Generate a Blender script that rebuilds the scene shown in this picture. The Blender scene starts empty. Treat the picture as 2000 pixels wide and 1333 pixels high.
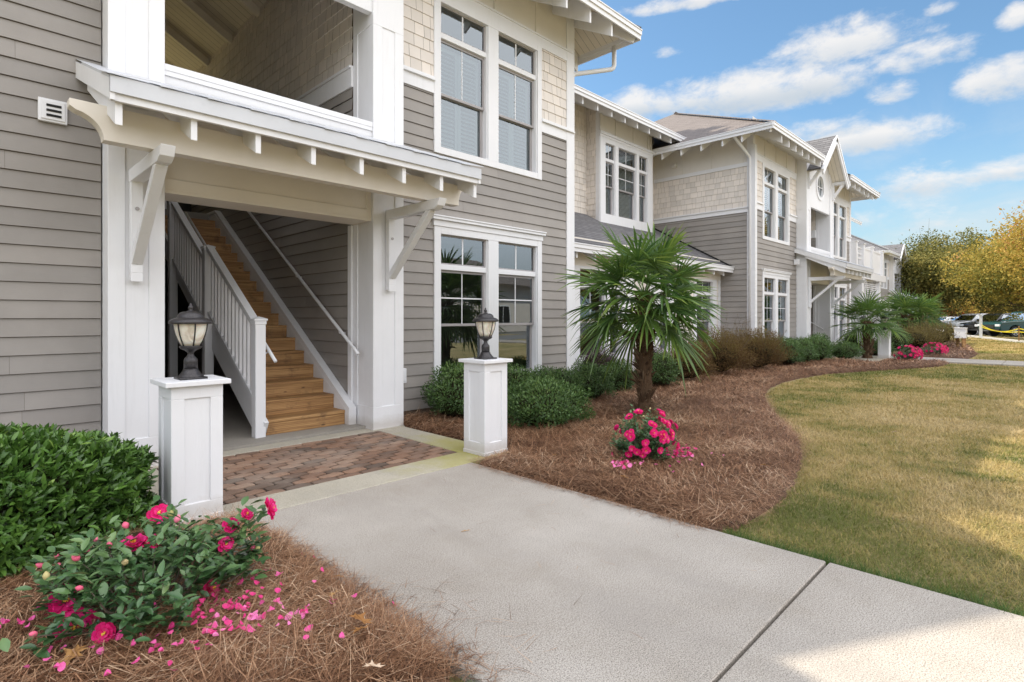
import bpy, math, random
import numpy as np
random.seed(7); RS=np.random.RandomState(11)
C=bpy.context.scene.collection
PI=math.pi
def nz(v):
    v=np.array(v,float); l=np.linalg.norm(v); return v/l if l>1e-9 else v
# ---------------------------------------------------------------- mesh builder
def link_mesh(name,V,F,m,parent=None,rnd=None,smooth=False):
    me=bpy.data.meshes.new(name)
    V=np.asarray(V,float).reshape(-1,3)
    off=np.zeros(3)
    if parent is not None:
        p=parent; 
        while p is not None: off+=np.array(p.location); p=p.parent
    V=V-off
    if isinstance(F,np.ndarray):
        k=F.shape[1]; n=F.shape[0]
        me.vertices.add(len(V)); me.vertices.foreach_set('co',V.astype(np.float32).ravel())
        me.loops.add(n*k); me.loops.foreach_set('vertex_index',F.astype(np.int32).ravel())
        me.polygons.add(n); me.polygons.foreach_set('loop_start',np.arange(0,n*k,k,dtype=np.int32))
        me.polygons.foreach_set('loop_total',np.full(n,k,dtype=np.int32))
        me.update(calc_edges=True)
    else:
        me.from_pydata([tuple(v) for v in V],[],F)
        # world-scale UV from each face's own slope
        uv=me.uv_layers.new(name='UVMap').data
        co=V+off
        for p in me.polygons:
            n=np.array(p.normal)
            if abs(n[2])>.98: t=np.array((1.,0,0)); b=np.array((0,1.,0))
            else:
                t=np.cross((0,0,1.),n); t/=np.linalg.norm(t); b=np.cross(n,t)
            for li in p.loop_indices:
                c=co[me.loops[li].vertex_index]; uv[li].uv=(float(c@t),float(c@b))
    if rnd is not None:
        a=me.attributes.new('rnd','FLOAT','POINT'); a.data.foreach_set('value',np.asarray(rnd,np.float32))
    if smooth: me.polygons.foreach_set('use_smooth',[True]*len(me.polygons))
    me.materials.append(m)
    o=bpy.data.objects.new(name,me); C.objects.link(o)
    if parent is not None: o.parent=parent
    return o
class MB:
    def __init__(s): s.v=[]; s.f=[]; s.r=[]; s.cr=0.5
    def add(s,vs,fs):
        b=len(s.v); s.v+= [tuple(v) for v in vs]; s.f+=[tuple(b+i for i in f) for f in fs]; s.r+=[s.cr]*len(vs); return s
    def quad(s,a,b,c,d): return s.add([a,b,c,d],[(0,1,2,3)])
    def hexa(s,p): return s.add(p,[(0,3,2,1),(4,5,6,7),(0,1,5,4),(1,2,6,5),(2,3,7,6),(3,0,4,7)])
    def box(s,x0,x1,y0,y1,z0,z1):
        x0,x1=sorted((x0,x1));y0,y1=sorted((y0,y1));z0,z1=sorted((z0,z1))
        return s.hexa([(x0,y0,z0),(x1,y0,z0),(x1,y1,z0),(x0,y1,z0),(x0,y0,z1),(x1,y0,z1),(x1,y1,z1),(x0,y1,z1)])
    def beam(s,a,b,w,h,up=(0,0,1)):
        a=np.array(a,float);b=np.array(b,float);d=nz(b-a);sd=nz(np.cross(d,up));u=np.cross(sd,d)
        q=[]
        for p in (a,b):
            q+= [p-sd*w/2-u*h/2,p+sd*w/2-u*h/2,p+sd*w/2+u*h/2,p-sd*w/2+u*h/2]
        return s.hexa(q)
    def prism(s,poly,a0,a1,axis='x'):
        # poly in the two other coordinates, extruded along axis
        n=len(poly)
        def mk(p,a): return (a,p[0],p[1]) if axis=='x' else ((p[0],a,p[1]) if axis=='y' else (p[0],p[1],a))
        vs=[mk(p,a0) for p in poly]+[mk(p,a1) for p in poly]
        ar=sum(poly[i][0]*poly[(i+1)%n][1]-poly[(i+1)%n][0]*poly[i][1] for i in range(n))
        flip=(ar>0)^(a1<a0)^(axis=='y')
        fs=[tuple(range(n)),tuple(range(2*n-1,n-1,-1))]+[(i,i+n,(i+1)%n+n,(i+1)%n) for i in range(n)]
        if flip: fs=[f[::-1] for f in fs]
        return s.add(vs,fs)
    def tube(s,pts,r,n=8,cap=True):
        pts=[np.array(p,float) for p in pts]; rs=r if hasattr(r,'__len__') else [r]*len(pts)
        b=len(s.v); ref=None; vs=[]
        for i,p in enumerate(pts):
            d=nz(pts[min(i+1,len(pts)-1)]-pts[max(i-1,0)])
            if ref is None: ref=nz(np.cross(d,(0.31,0.2,1) if abs(d[2])<.9 else (1,0.1,0)))
            sd=nz(ref-d*(ref@d)); ref=sd; u=np.cross(d,sd)
            for k in range(n):
                t=2*PI*k/n; vs.append(p+rs[i]*(math.cos(t)*sd+math.sin(t)*u))
        fs=[]
        for i in range(len(pts)-1):
            for k in range(n):
                a=i*n+k;c=i*n+(k+1)%n; fs.append((a,c,c+n,a+n))
        if cap: fs+= [tuple(range(n))[::-1],tuple(range((len(pts)-1)*n,len(pts)*n))]
        return s.add(vs,fs)
    def lathe(s,prof,cx,cy,z0=0,n=24,sq=None):
        vs=[];fs=[]
        for (r,z) in prof:
            for k in range(n):
                t=2*PI*k/n; rr=r*(sq(t) if sq else 1); vs.append((cx+rr*math.cos(t),cy+rr*math.sin(t),z0+z))
        for i in range(len(prof)-1):
            for k in range(n):
                a=i*n+k;c=i*n+(k+1)%n; fs.append((a,c,c+n,a+n))
        fs.append(tuple(range(n))[::-1]); fs.append(tuple(range((len(prof)-1)*n,len(prof)*n)))
        return s.add(vs,fs)
    def build(s,name,m,parent=None,smooth=False,bevel=0):
        o=link_mesh(name,s.v,s.f,m,parent,rnd=s.r,smooth=smooth)
        if bevel:
            md=o.modifiers.new('bevel','BEVEL'); md.width=bevel; md.segments=1; md.limit_method='ANGLE'
        return o
def tag(o,label=None,cat=None,group=None,kind=None):
    if label: o['label']=label
    if cat: o['category']=cat
    if group: o['group']=group
    if kind: o['kind']=kind
    return o
def thing(name,loc,label,cat,group=None):
    o=bpy.data.objects.new(name,None); C.objects.link(o); o.location=loc; o.empty_display_size=.2
    return tag(o,label,cat,group)
def copy_tree(o,parent=None):
    c=o.copy(); C.objects.link(c)
    if parent is not None: c.parent=parent
    for ch in list(o.children): copy_tree(ch,c)
    return c
# ---------------------------------------------------------------- materials
class NT:
    def __init__(s,name):
        s.m=bpy.data.materials.new(name); s.m.use_nodes=True; s.t=s.m.node_tree; s.n=s.t.nodes; s.l=s.t.links
        s.b=s.n['Principled BSDF']; s.out=s.n['Material Output']
    def node(s,typ,**kw):
        n=s.n.new(typ)
        for k,v in kw.items():
            if k.startswith('i_'):
                key=k[2:]; n.inputs[int(key) if key.isdigit() else key.replace('_',' ')].default_value=v
            else: setattr(n,k,v)
        return n
    def L(s,a,b): s.l.new(a,b)
    def tex(s,kind='Object'): 
        return s.node('ShaderNodeTexCoord').outputs[kind]
    def noise(s,vec,scale,detail=4,rough=.55,dim='3D'):
        n=s.node('ShaderNodeTexNoise',i_Scale=scale,i_Detail=detail,i_Roughness=rough)
        s.L(vec,n.inputs['Vector']); return n.outputs['Fac']
    def map(s,vec,scale=(1,1,1),rot=(0,0,0)):
        n=s.node('ShaderNodeMapping'); n.inputs['Scale'].default_value=scale; n.inputs['Rotation'].default_value=rot; s.L(vec,n.inputs['Vector']); return n.outputs[0]
    def ramp(s,fac,stops,interp='LINEAR'):
        n=s.node('ShaderNodeValToRGB'); cr=n.color_ramp; cr.interpolation=interp
        while len(cr.elements)<len(stops): cr.elements.new(.5)
        for e,(p,c) in zip(cr.elements,stops): e.position=p; e.color=(*c,1) if len(c)==3 else c
        s.L(fac,n.inputs[0]); return n.outputs[0]
    def math(s,op,a,b=None,c=None,clamp=False):
        n=s.node('ShaderNodeMath',operation=op); n.use_clamp=clamp
        for i,x in enumerate((a,b,c)):
            if x is None: continue
            if isinstance(x,(int,float)): n.inputs[i].default_value=x
            else: s.L(x,n.inputs[i])
        return n.outputs[0]
    def mix(s,fac,a,b,mode='MIX'):
        n=s.node('ShaderNodeMix',data_type='RGBA',blend_type=mode)
        for i,x in ((0,fac),(6,a),(7,b)):
            if isinstance(x,(int,float)): n.inputs[i].default_value=x
            elif isinstance(x,tuple): n.inputs[i].default_value=(*x,1) if len(x)==3 else x
            else: s.L(x,n.inputs[i])
        return n.outputs[2]
    def bump(s,h,strength=.3,dist=.01,normal=None):
        n=s.node('ShaderNodeBump',i_Strength=strength,i_Distance=dist); s.L(h,n.inputs['Height'])
        if normal is not None: s.L(normal,n.inputs['Normal'])
        return n.outputs[0]
    def node_sep(s,v,i=1):
        n=s.node('ShaderNodeSeparateXYZ'); s.L(v,n.inputs[0]); return n.outputs[i]
    def fin(s,col,rough=.6,normal=None,spec=None,**kw):
        if isinstance(col,tuple): s.b.inputs['Base Color'].default_value=(*col,1)
        else: s.L(col,s.b.inputs['Base Color'])
        if isinstance(rough,(int,float)): s.b.inputs['Roughness'].default_value=rough
        else: s.L(rough,s.b.inputs['Roughness'])
        if normal is not None: s.L(normal,s.b.inputs['Normal'])
        if spec is not None: s.b.inputs['Specular IOR Level'].default_value=spec
        for k,v in kw.items(): s.b.inputs[k.replace('_',' ')].default_value=v
        return s.m
def paint(name,c,var=.06,rough=.55,grain=1.0,dirt=0.12,stretch=(1,1,1),base=False):
    t=NT(name); o=t.tex()
    n1=t.noise(o,1.3,5,.6); n2=t.noise(t.map(o,stretch),90,3,.7); n3=t.noise(o,9,4,.7)
    lo=tuple(x*(1-var*1.6) for x in c); hi=tuple(min(1,x*(1+var*.5)) for x in c)
    col=t.ramp(n1,[(.3,lo),(.7,hi)])
    a=t.node('ShaderNodeAttribute',attribute_name='rnd').outputs['Fac']; col=t.mix(1.0,col,t.ramp(a,[(0,(.90,.90,.90)),(.5,(1,1,1)),(1,(1.07,1.06,1.05))]),'MULTIPLY')
    if base:
        z=t.node_sep(o,2); gz=t.math('MULTIPLY',t.math('SUBTRACT',1.0,t.math('DIVIDE',t.math('ADD',z,t.math('MULTIPLY',n3,-.12)),.10),clamp=True),.40); col=t.mix(gz,col,(.36,.29,.21))
        n5=t.noise(t.map(o,(9,9,.9)),2.0,4,.6); col=t.mix(t.math('MULTIPLY',t.ramp(n5,[(.55,(0,0,0)),(.72,(1,1,1))]),.12),col,(.50,.49,.48))
    d=t.ramp(n3,[(.62,(0,0,0)),(.8,(1,1,1))]); d=t.math('MULTIPLY',d,dirt)
    col=t.mix(d,col,tuple(x*.62 for x in c))
    h=t.math('ADD',t.math('MULTIPLY',n2,.6),t.math('MULTIPLY',n3,.6))
    return t.fin(col,rough,t.bump(h,.25*grain,.004))
M={}
M['white']=paint('white_paint',(.78,.785,.81),.03,.5,1.3,.07,(1,1,.15),True)
M['white_plain']=paint('white_vinyl',(.78,.785,.81),.02,.4,.3,.03)
M['cream_bounce_trim']=paint('cream_bounce_trim_paint',(.77,.72,.645),.05,.5,.7,.08,(.2,1,1))  # warm bounce light on beam and lintel is put into this colour
M['taupe']=paint('taupe_siding_paint',(.312,.290,.270),.10,.6,1.0,.12,(.12,.12,1.2))
M['cream']=paint('cream_shake_paint',(.755,.70,.645),.06,.65,1.3,.08,(1,1,.12))
M['panel']=paint('cream_panel_paint',(.73,.70,.655),.05,.6,.6,.05)
M['backing']=paint('joint_shadow',(.16,.12,.09),.1,.9)
M['sash']=paint('grey_sash_vinyl',(.36,.34,.345),.03,.45,.2,.03)
M['flash']=paint('grey_flashing_metal',(.60,.62,.66),.08,.4,.6,.25)
M['found']=paint('concrete_foundation',(.50,.43,.33),.15,.8,1.5,.2)
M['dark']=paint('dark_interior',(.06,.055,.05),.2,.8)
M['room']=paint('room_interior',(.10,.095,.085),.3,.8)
M['blind']=paint('window_blind_slats',(.36,.43,.41),.04,.5,.2,0)
M['shutter']=paint('window_shutter',(.27,.34,.36),.04,.4,.2,0)
def shaded_rnd(name,stops,rough=.6,spec=.3,trans=0,scale=3):
    t=NT(name); a=t.node('ShaderNodeAttribute',attribute_name='rnd').outputs['Fac']
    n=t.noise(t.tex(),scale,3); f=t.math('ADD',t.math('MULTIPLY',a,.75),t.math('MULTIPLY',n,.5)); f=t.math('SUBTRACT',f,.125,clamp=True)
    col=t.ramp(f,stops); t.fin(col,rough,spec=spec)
    if trans:
        tr=t.node('ShaderNodeBsdfTranslucent'); t.L(col,tr.inputs[0]); mx=t.node('ShaderNodeMixShader'); mx.inputs[0].default_value=trans
        t.L(t.b.outputs[0],mx.inputs[1]); t.L(tr.outputs[0],mx.inputs[2]); t.L(mx.outputs[0],t.out.inputs[0])
    return t.m
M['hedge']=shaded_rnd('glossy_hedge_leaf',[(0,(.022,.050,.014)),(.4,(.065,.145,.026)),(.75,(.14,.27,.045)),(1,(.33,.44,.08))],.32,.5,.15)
M['shrub']=shaded_rnd('small_shrub_leaf',[(0,(.02,.045,.014)),(.45,(.06,.125,.03)),(.8,(.14,.23,.06)),(1,(.30,.36,.11))],.4,.4,.12)
M['camleaf']=shaded_rnd('camellia_leaf',[(0,(.025,.06,.024)),(.45,(.065,.145,.05)),(.8,(.15,.25,.09)),(1,(.32,.40,.15))],.28,.6,.12)
M['brownshrub']=shaded_rnd('bronze_shrub_leaf',[(0,(.05,.028,.018)),(.35,(.13,.075,.035)),(.6,(.19,.13,.05)),(.85,(.20,.17,.05)),(1,(.30,.27,.08))],.6,.2,.2)
M['purpleshrub']=shaded_rnd('purple_shrub_leaf',[(0,(.02,.014,.02)),(.5,(.07,.04,.05)),(.85,(.16,.10,.11)),(1,(.30,.22,.22))],.4,.4,.1)
M['greyshrub']=shaded_rnd('greygreen_shrub_leaf',[(0,(.10,.07,.03)),(.5,(.19,.15,.05)),(1,(.35,.30,.12))],.6,.2,.2)
M['petal']=shaded_rnd('pink_petal',[(0,(.62,.015,.10)),(.45,(.85,.04,.24)),(.8,(.9,.13,.42)),(1,(.92,.35,.62))],.5,.2,.25)
M['flower']=shaded_rnd('pink_camellia_petal',[(0,(.58,.008,.09)),(.5,(.85,.025,.24)),(1,(.95,.14,.46))],.5,.2,.25,12)
M['fallen']=shaded_rnd('fallen_petal',[(0,(.55,.10,.16)),(.15,(.80,.05,.25)),(.5,(.92,.16,.46)),(1,(.95,.48,.74))],.5,.2,.2,12)
M['stamen']=shaded_rnd('yellow_stamen',[(0,(.7,.35,.03)),(1,(.9,.65,.1))],.7)
M['bud']=shaded_rnd('camellia_bud',[(0,(.35,.40,.10)),(.4,(.60,.45,.25)),(.6,(.80,.12,.22)),(1,(.90,.30,.42))],.5,.3)
M['twig']=shaded_rnd('grey_twig_bark',[(0,(.10,.08,.06)),(1,(.24,.20,.16))],.8,.1)
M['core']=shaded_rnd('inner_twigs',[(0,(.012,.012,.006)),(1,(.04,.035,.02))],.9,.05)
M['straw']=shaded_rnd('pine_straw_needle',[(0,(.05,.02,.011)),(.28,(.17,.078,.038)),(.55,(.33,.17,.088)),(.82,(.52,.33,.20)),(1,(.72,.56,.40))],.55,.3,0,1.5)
M['oakleaf']=shaded_rnd('dry_oak_leaf',[(0,(.30,.13,.04)),(1,(.60,.36,.14))],.6,.2,.1)
M['paleleaf']=shaded_rnd('pale_dry_leaf',[(0,(.45,.30,.2)),(1,(.75,.58,.42))],.6,.2,.1)
M['grass']=shaded_rnd('lawn_blade',[(0,(.08,.115,.022)),(.25,(.19,.205,.045)),(.43,(.37,.30,.10)),(.7,(.52,.39,.165)),(1,(.66,.51,.28))],.6,.2,.25,.9)
M['tuft']=shaded_rnd('green_grass_blade',[(0,(.05,.10,.02)),(.6,(.12,.2,.04)),(1,(.3,.32,.1))],.5,.2,.25,.9)
M['palmleaf']=shaded_rnd('palm_leaf',[(0,(.025,.065,.022)),(.38,(.065,.14,.035)),(.65,(.145,.245,.05)),(.9,(.31,.39,.07)),(1,(.66,.40,.06))],.32,.6,.3,2)
M['palmtrunk']=shaded_rnd('palm_trunk_fibre',[(0,(.05,.03,.02)),(.5,(.12,.075,.045)),(1,(.25,.18,.12))],.85,.1,0,9)
M['autumn']=shaded_rnd('autumn_leaf',[(0,(.09,.10,.02)),(.28,(.22,.22,.05)),(.46,(.42,.33,.07)),(.62,(.56,.40,.09)),(.8,(.55,.28,.11)),(1,(.62,.31,.18))],.6,.2,.35,.35)
M['autumn2']=shaded_rnd('yellow_green_leaf',[(0,(.06,.075,.02)),(.4,(.155,.16,.045)),(.7,(.33,.28,.08)),(1,(.55,.40,.13))],.6,.2,.3,.3)
M['autumn3']=shaded_rnd('orange_leaf',[(0,(.30,.12,.03)),(.5,(.55,.20,.05)),(1,(.65,.35,.08))],.6,.2,.3,.3)
M['bark']=shaded_rnd('tree_bark',[(0,(.06,.045,.035)),(1,(.16,.13,.10))],.9,.1,0,6)
# shingles
def shingle(name,a,b,c,rh=.14,bw=.28):
    t=NT(name); uv=t.tex('UV')
    br=t.node('ShaderNodeTexBrick',i_Scale=1.0); br.offset=.5; t.L(uv,br.inputs['Vector'])
    br.inputs['Color1'].default_value=(*a,1); br.inputs['Color2'].default_value=(*b,1); br.inputs['Mortar'].default_value=(*[x*.35 for x in a],1)
    br.inputs['Mortar Size'].default_value=.012; br.inputs['Brick Width'].default_value=bw; br.inputs['Row Height'].default_value=rh; br.inputs['Bias'].default_value=-.1
    n=t.noise(t.tex(),60,3,.8); n2=t.noise(t.tex(),2.2,4)
    col=t.mix(t.math('MULTIPLY',n,.7),br.outputs['Color'],c); col=t.mix(t.math('MULTIPLY',n2,.3),col,b); col=t.mix(t.math('GREATER_THAN',t.math('FRACT',t.math('DIVIDE',t.node_sep(uv),rh)),.86),col,tuple(x*.3 for x in a))
    v=t.node('ShaderNodeSeparateXYZ'); t.L(uv,v.inputs[0]); f=t.math('FRACT',t.math('DIVIDE',v.outputs[1],rh))
    h=t.math('ADD',t.math('MULTIPLY',t.math('SUBTRACT',1,f),1.0),t.math('MULTIPLY',br.outputs['Fac'],-.6))
    return t.fin(col,.9,t.bump(h,.7,.014))
M['roof']=shingle('charcoal_shingles',(.07,.07,.078),(.18,.175,.185),(.27,.265,.27))
M['roof_brown']=shingle('weathered_brown_shingles',(.13,.105,.095),(.20,.17,.155),(.27,.235,.22))
# plank soffit
def planks(name,c,step=.14,axis=1,dark=.35):
    t=NT(name); uv=t.tex('UV'); v=t.node('ShaderNodeSeparateXYZ'); t.L(uv,v.inputs[0])
    f=t.math('FRACT',t.math('DIVIDE',v.outputs[axis],step)); g=t.math('LESS_THAN',f,.06)
    n=t.noise(t.tex(),3,4); col=t.ramp(n,[(.3,tuple(x*.9 for x in c)),(.7,c)])
    col=t.mix(g,col,tuple(x*dark for x in c)); return t.fin(col,.6,t.bump(t.math('SUBTRACT',1,g),.5,.01))
M['soffit']=planks('cream_plank_soffit',(.78,.72,.62),.13,0)
M['ceilplank']=planks('tan_plank_ceiling',(.74,.68,.58),.16,0)
# timber
t=NT('treated_pine'); o=t.tex(); a=t.node('ShaderNodeAttribute',attribute_name='rnd').outputs['Fac']
off=t.node('ShaderNodeVectorMath',operation='MULTIPLY_ADD'); t.L(o,off.inputs[0]); off.inputs[1].default_value=(.9,7,14)
cmb=t.node('ShaderNodeCombineXYZ'); 
for i in range(3): t.L(t.math('MULTIPLY',a,13.7*(i+1)),cmb.inputs[i])
t.L(cmb.outputs[0],off.inputs[2])
n1=t.noise(off.outputs[0],1.2,6,.6); wv=t.node('ShaderNodeTexWave',i_Scale=1.1,i_Distortion=9.0,i_Detail=3.0); wv.bands_direction='Z'; t.L(off.outputs[0],wv.inputs['Vector'])
f=t.math('ADD',t.math('MULTIPLY',n1,.86),t.math('MULTIPLY',wv.outputs['Fac'],.14))
col=t.ramp(f,[(.25,(.14,.068,.025)),(.45,(.32,.17,.065)),(.58,(.44,.25,.10)),(.75,(.57,.36,.165))])
k=t.node('ShaderNodeTexVoronoi',i_Scale=1.6); t.L(t.map(o,(2,3,5)),k.inputs['Vector'])
kn=t.ramp(k.outputs['Distance'],[(.06,(1,1,1)),(.11,(0,0,0))]); col=t.mix(t.math('MULTIPLY',kn,.8),col,(.07,.035,.015))
st=t.ramp(t.noise(o,5,4,.7),[(.55,(0,0,0)),(.75,(1,1,1))]); col=t.mix(t.math('MULTIPLY',st,.7),col,(.10,.052,.026))
M['timber']=t.fin(col,.65,t.bump(f,.3,.004))
# concrete
def concrete(name,lo,hi,stain=(.40,.36,.28),speck=.5,green=0):
    t=NT(name); o=t.tex(); n1=t.noise(o,.7,6,.6); n2=t.noise(o,170,2,.8); n3=t.noise(o,70,3,.75); n4=t.noise(o,2.6,7,.75)
    col=t.ramp(n1,[(.3,lo),(.7,hi)]); col=t.mix(t.math('MULTIPLY',t.ramp(n4,[(.5,(0,0,0)),(.75,(1,1,1))]),.35),col,stain)
    sp=t.ramp(n2,[(.36,(.42,.41,.4)),(.5,(1,1,1)),(.64,(1.3,1.3,1.28))]); col=t.mix(speck,col,sp,'MULTIPLY')
    sp2=t.ramp(n3,[(.34,(.72,.71,.70)),(.48,(1,1,1))]); col=t.mix(speck*.8,col,sp2,'MULTIPLY')
    fn=t.noise(t.map(o,(1.0,.35,1),(0,0,.5)),1.1,7,.7); col=t.mix(t.math('MULTIPLY',t.ramp(fn,[(.50,(0,0,0)),(.66,(1,1,1))]),.34),col,(.27,.245,.22))
    if green:
        dn=t.node('ShaderNodeVectorMath',operation='DISTANCE'); t.L(o,dn.inputs[0]); dn.inputs[1].default_value=(3.75,4.25,0); g=t.math('SUBTRACT',t.math('ADD',1.15,t.math('MULTIPLY',t.math('SUBTRACT',t.noise(o,3.5,5,.65),.5),1.6)),dn.outputs['Value'],clamp=True); col=t.mix(t.math('MULTIPLY',g,green),col,(.36,.33,.09))
    return t.fin(col,.85,t.bump(t.math('ADD',n3,n2),.35,.003))
M['concrete']=concrete('walk_concrete',(.35,.312,.27),(.50,.458,.41),(.30,.255,.195),speck=1.0)
M['border']=concrete('border_concrete',(.40,.365,.30),(.50,.46,.375),(.36,.31,.21),.5,.9)
M['slab']=concrete('porch_slab_concrete',(.27,.25,.22),(.36,.335,.30),speck=.4)
M['kerb']=concrete('kerb_concrete',(.5,.48,.45),(.62,.6,.57),speck=.3)
t=NT('brick_paver'); a=t.node('ShaderNodeAttribute',attribute_name='rnd').outputs['Fac']; o=t.tex()
col=t.ramp(a,[(0,(.12,.085,.065)),(.35,(.21,.125,.085)),(.7,(.27,.155,.10)),(1,(.33,.215,.15))])
n=t.noise(o,120,3,.75); col=t.mix(.75,col,t.ramp(n,[(.3,(.55,.53,.5)),(.5,(1,1,1)),(.75,(1.35,1.3,1.25))]),'MULTIPLY')
n2=t.noise(o,1.5,4); col=t.mix(t.math('MULTIPLY',t.ramp(n2,[(.45,(0,0,0)),(.65,(1,1,1))]),.4),col,(.42,.35,.29))
M['paver']=t.fin(col,.85,t.bump(n,.6,.004))
M['paverjoint']=paint('paver_joint_sand',(.03,.024,.018),.3,.95)
# ground below straw / lawn
t=NT('straw_litter'); o=t.tex(); n=t.noise(t.map(o,(1,1,1)),38,6,.75); n2=t.noise(o,3,4); w=t.node('ShaderNodeTexNoise',i_Scale=6.0,i_Detail=8.0,i_Distortion=2.5); t.L(t.map(o,(9,2.2,1),(0,0,.6)),w.inputs['Vector'])
f=t.math('ADD',t.math('MULTIPLY',n,.5),t.math('MULTIPLY',w.outputs['Fac'],.5))
col=t.ramp(f,[(.36,(.02,.009,.005)),(.48,(.09,.042,.022)),(.58,(.20,.105,.058)),(.72,(.38,.24,.15))])
M['strawbed']=t.fin(col,.9,t.bump(f,.9,.03))
t=NT('lawn_soil'); o=t.tex(); n=t.noise(o,55,5,.8); n2=t.noise(o,.55,5,.6); n3=t.noise(t.map(o,(1,1,1)),3.2,5,.7)
f=t.math('ADD',t.math('MULTIPLY',n2,.6),t.math('MULTIPLY',n3,.4))
col=t.ramp(f,[(.35,(.16,.17,.05)),(.47,(.30,.25,.10)),(.55,(.39,.31,.15)),(.68,(.48,.38,.22))])
col=t.mix(.85,col,t.ramp(n,[(.3,(.35,.36,.3)),(.5,(.9,.9,.85)),(.7,(1.35,1.3,1.2))]),'MULTIPLY')
M['lawn']=t.fin(col,.95,t.bump(n,.9,.03))
t=NT('parking_asphalt'); o=t.tex(); n=t.noise(o,70,4,.8); n2=t.noise(o,.4,4)
M['asphalt']=t.fin(t.ramp(t.math('ADD',t.math('MULTIPLY',n,.4),t.math('MULTIPLY',n2,.6)),[(.3,(.13,.13,.135)),(.7,(.22,.215,.21))]),.9,t.bump(n,.3,.01))
# glass: reflects by angle, otherwise you look through it
def glass(name,tint,base=.10):
    t=NT(name); t.n.remove(t.b); g=t.node('ShaderNodeBsdfGlossy',i_Roughness=.01); g.inputs[0].default_value=(*tint,1)
    tr=t.node('ShaderNodeBsdfTransparent'); tr.inputs[0].default_value=(.82,.88,.87,1)
    lw=t.node('ShaderNodeFresnel',i_IOR=1.75); f=t.math('ADD',t.math('MULTIPLY',lw.outputs[0],1.15),base,clamp=True)
    n=t.noise(t.tex(),.9,2); b=t.bump(n,.03,.05); t.L(b,g.inputs['Normal'])
    mx=t.node('ShaderNodeMixShader'); t.L(f,mx.inputs[0]); t.L(tr.outputs[0],mx.inputs[1]); t.L(g.outputs[0],mx.inputs[2]); t.L(mx.outputs[0],t.out.inputs[0]); return t.m
M['glass']=glass('window_glass',(.74,.81,.85),.14)
M['carglass']=glass('car_glass',(.9,.95,1),.25)
t=NT('lamp_bronze'); n=t.noise(t.tex(),140,2); M['bronze']=t.fin(t.ramp(n,[(.3,(.035,.033,.036)),(.7,(.075,.07,.072))]),.38,t.bump(n,.4,.002),Metallic=.55)
t=NT('lamp_alabaster_glass'); n=t.node('ShaderNodeTexNoise',i_Scale=9.0,i_Detail=5.0,i_Distortion=1.8); t.L(t.tex(),n.inputs['Vector'])
M['alabaster']=t.fin(t.ramp(n.outputs['Fac'],[(.35,(.56,.49,.39)),(.55,(.74,.69,.60)),(.7,(.82,.80,.75))]),.3,Subsurface_Weight=.25)
def plain(name,c,rough=.4,metal=0,coat=0):
    t=NT(name); n=t.noise(t.tex(),4,3); return t.fin(t.ramp(n,[(.3,tuple(x*.93 for x in c)),(.7,c)]),rough,Metallic=metal,Coat_Weight=coat)
M['steel']=plain('bolt_steel',(.35,.33,.32),.4,.8)
M['hole']=plain('dark_opening',(.015,.015,.015),.9)
E1=.1535
def Tf(y): return lambda u,w,z:(u,y-w,z)
def Tl(x): return lambda u,w,z:(x-w,u,z)
def Tr(x): return lambda u,w,z:(x+w,u,z)
def segs(u0,u1,zc,holes):
    s=[(u0,u1)]
    for a,b,c,d in holes:
        if c<zc<d:
            n=[]
            for p,q in s:
                if b<=p or a>=q: n.append((p,q)); continue
                if a>p: n.append((p,a))
                if b<q: n.append((b,q))
            s=n
    return s
def lap(mb,T,u0,u1,z0,z1,holes=(),ph=.108):
    k0=int(math.floor((z0-ph)/E1)); k1=int(math.ceil((z1-ph)/E1))
    for k in range(k0,k1):
        a=max(z0,ph+k*E1); b=min(z1,ph+(k+1)*E1)
        if b-a<.004: continue
        jit=RS.rand()*.0015
        for p,q in segs(u0,u1,(a+b)/2,holes):
            cuts=[p]
            x=p+RS.uniform(1.2,3.6)
            while x<q-.4: cuts.append(x); x+=3.6
            cuts.append(q)
            for c0,c1 in zip(cuts[:-1],cuts[1:]):
                mb.cr=RS.rand()
                e=.0018 if c0!=p else 0
                mb.quad(T(c0+e,.018+jit,a+.005),T(c1,.018+jit,a+.005),T(c1,.003,b),T(c0+e,.003,b))
                mb.quad(T(c0+e,.006,a+.005),T(c1,.006,a+.005),T(c1,.018+jit,a+.005),T(c0+e,.018+jit,a+.005))
    return mb
def shakes(mb,T,u0,u1,z0,z1,holes=(),e=.163):
    k=0; z=z0
    while z<z1-.01:
        b=min(z1,z+e)
        for p,q in segs(u0,u1,(z+b)/2,holes):
            u=p-RS.uniform(0,.1)
            while u<q:
                w=RS.choice([.105,.13,.155,.185,.235]); s0=max(u,p)+.0022; s1=min(u+w,q)-.0022
                if s1-s0>.01:
                    t=.015+RS.rand()*.003; mb.cr=RS.rand()
                    mb.quad(T(s0,t,z),T(s1,t,z),T(s1,.004,b),T(s0,.004,b))
                    mb.quad(T(s0,0,z),T(s1,0,z),T(s1,t,z),T(s0,t,z))
                u+=w
        z+=e
    return mb
def backing(mb,T,u0,u1,z0,z1,holes=()):
    zs=sorted(set([z0,z1]+[h for a in holes for h in a[2:] if z0<h<z1]))
    for a,b in zip(zs[:-1],zs[1:]):
        for p,q in segs(u0,u1,(a+b)/2,holes):
            mb.quad(T(p,-.004,a),T(q,-.004,a),T(q,-.004,b),T(p,-.004,b))
def tbox(mb,T,u0,u1,w0,w1,z0,z1):
    p=[T(u0,w0,z0),T(u1,w0,z0),T(u1,w1,z0),T(u0,w1,z0),T(u0,w0,z1),T(u1,w0,z1),T(u1,w1,z1),T(u0,w1,z1)]
    return mb.hexa(p)
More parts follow.
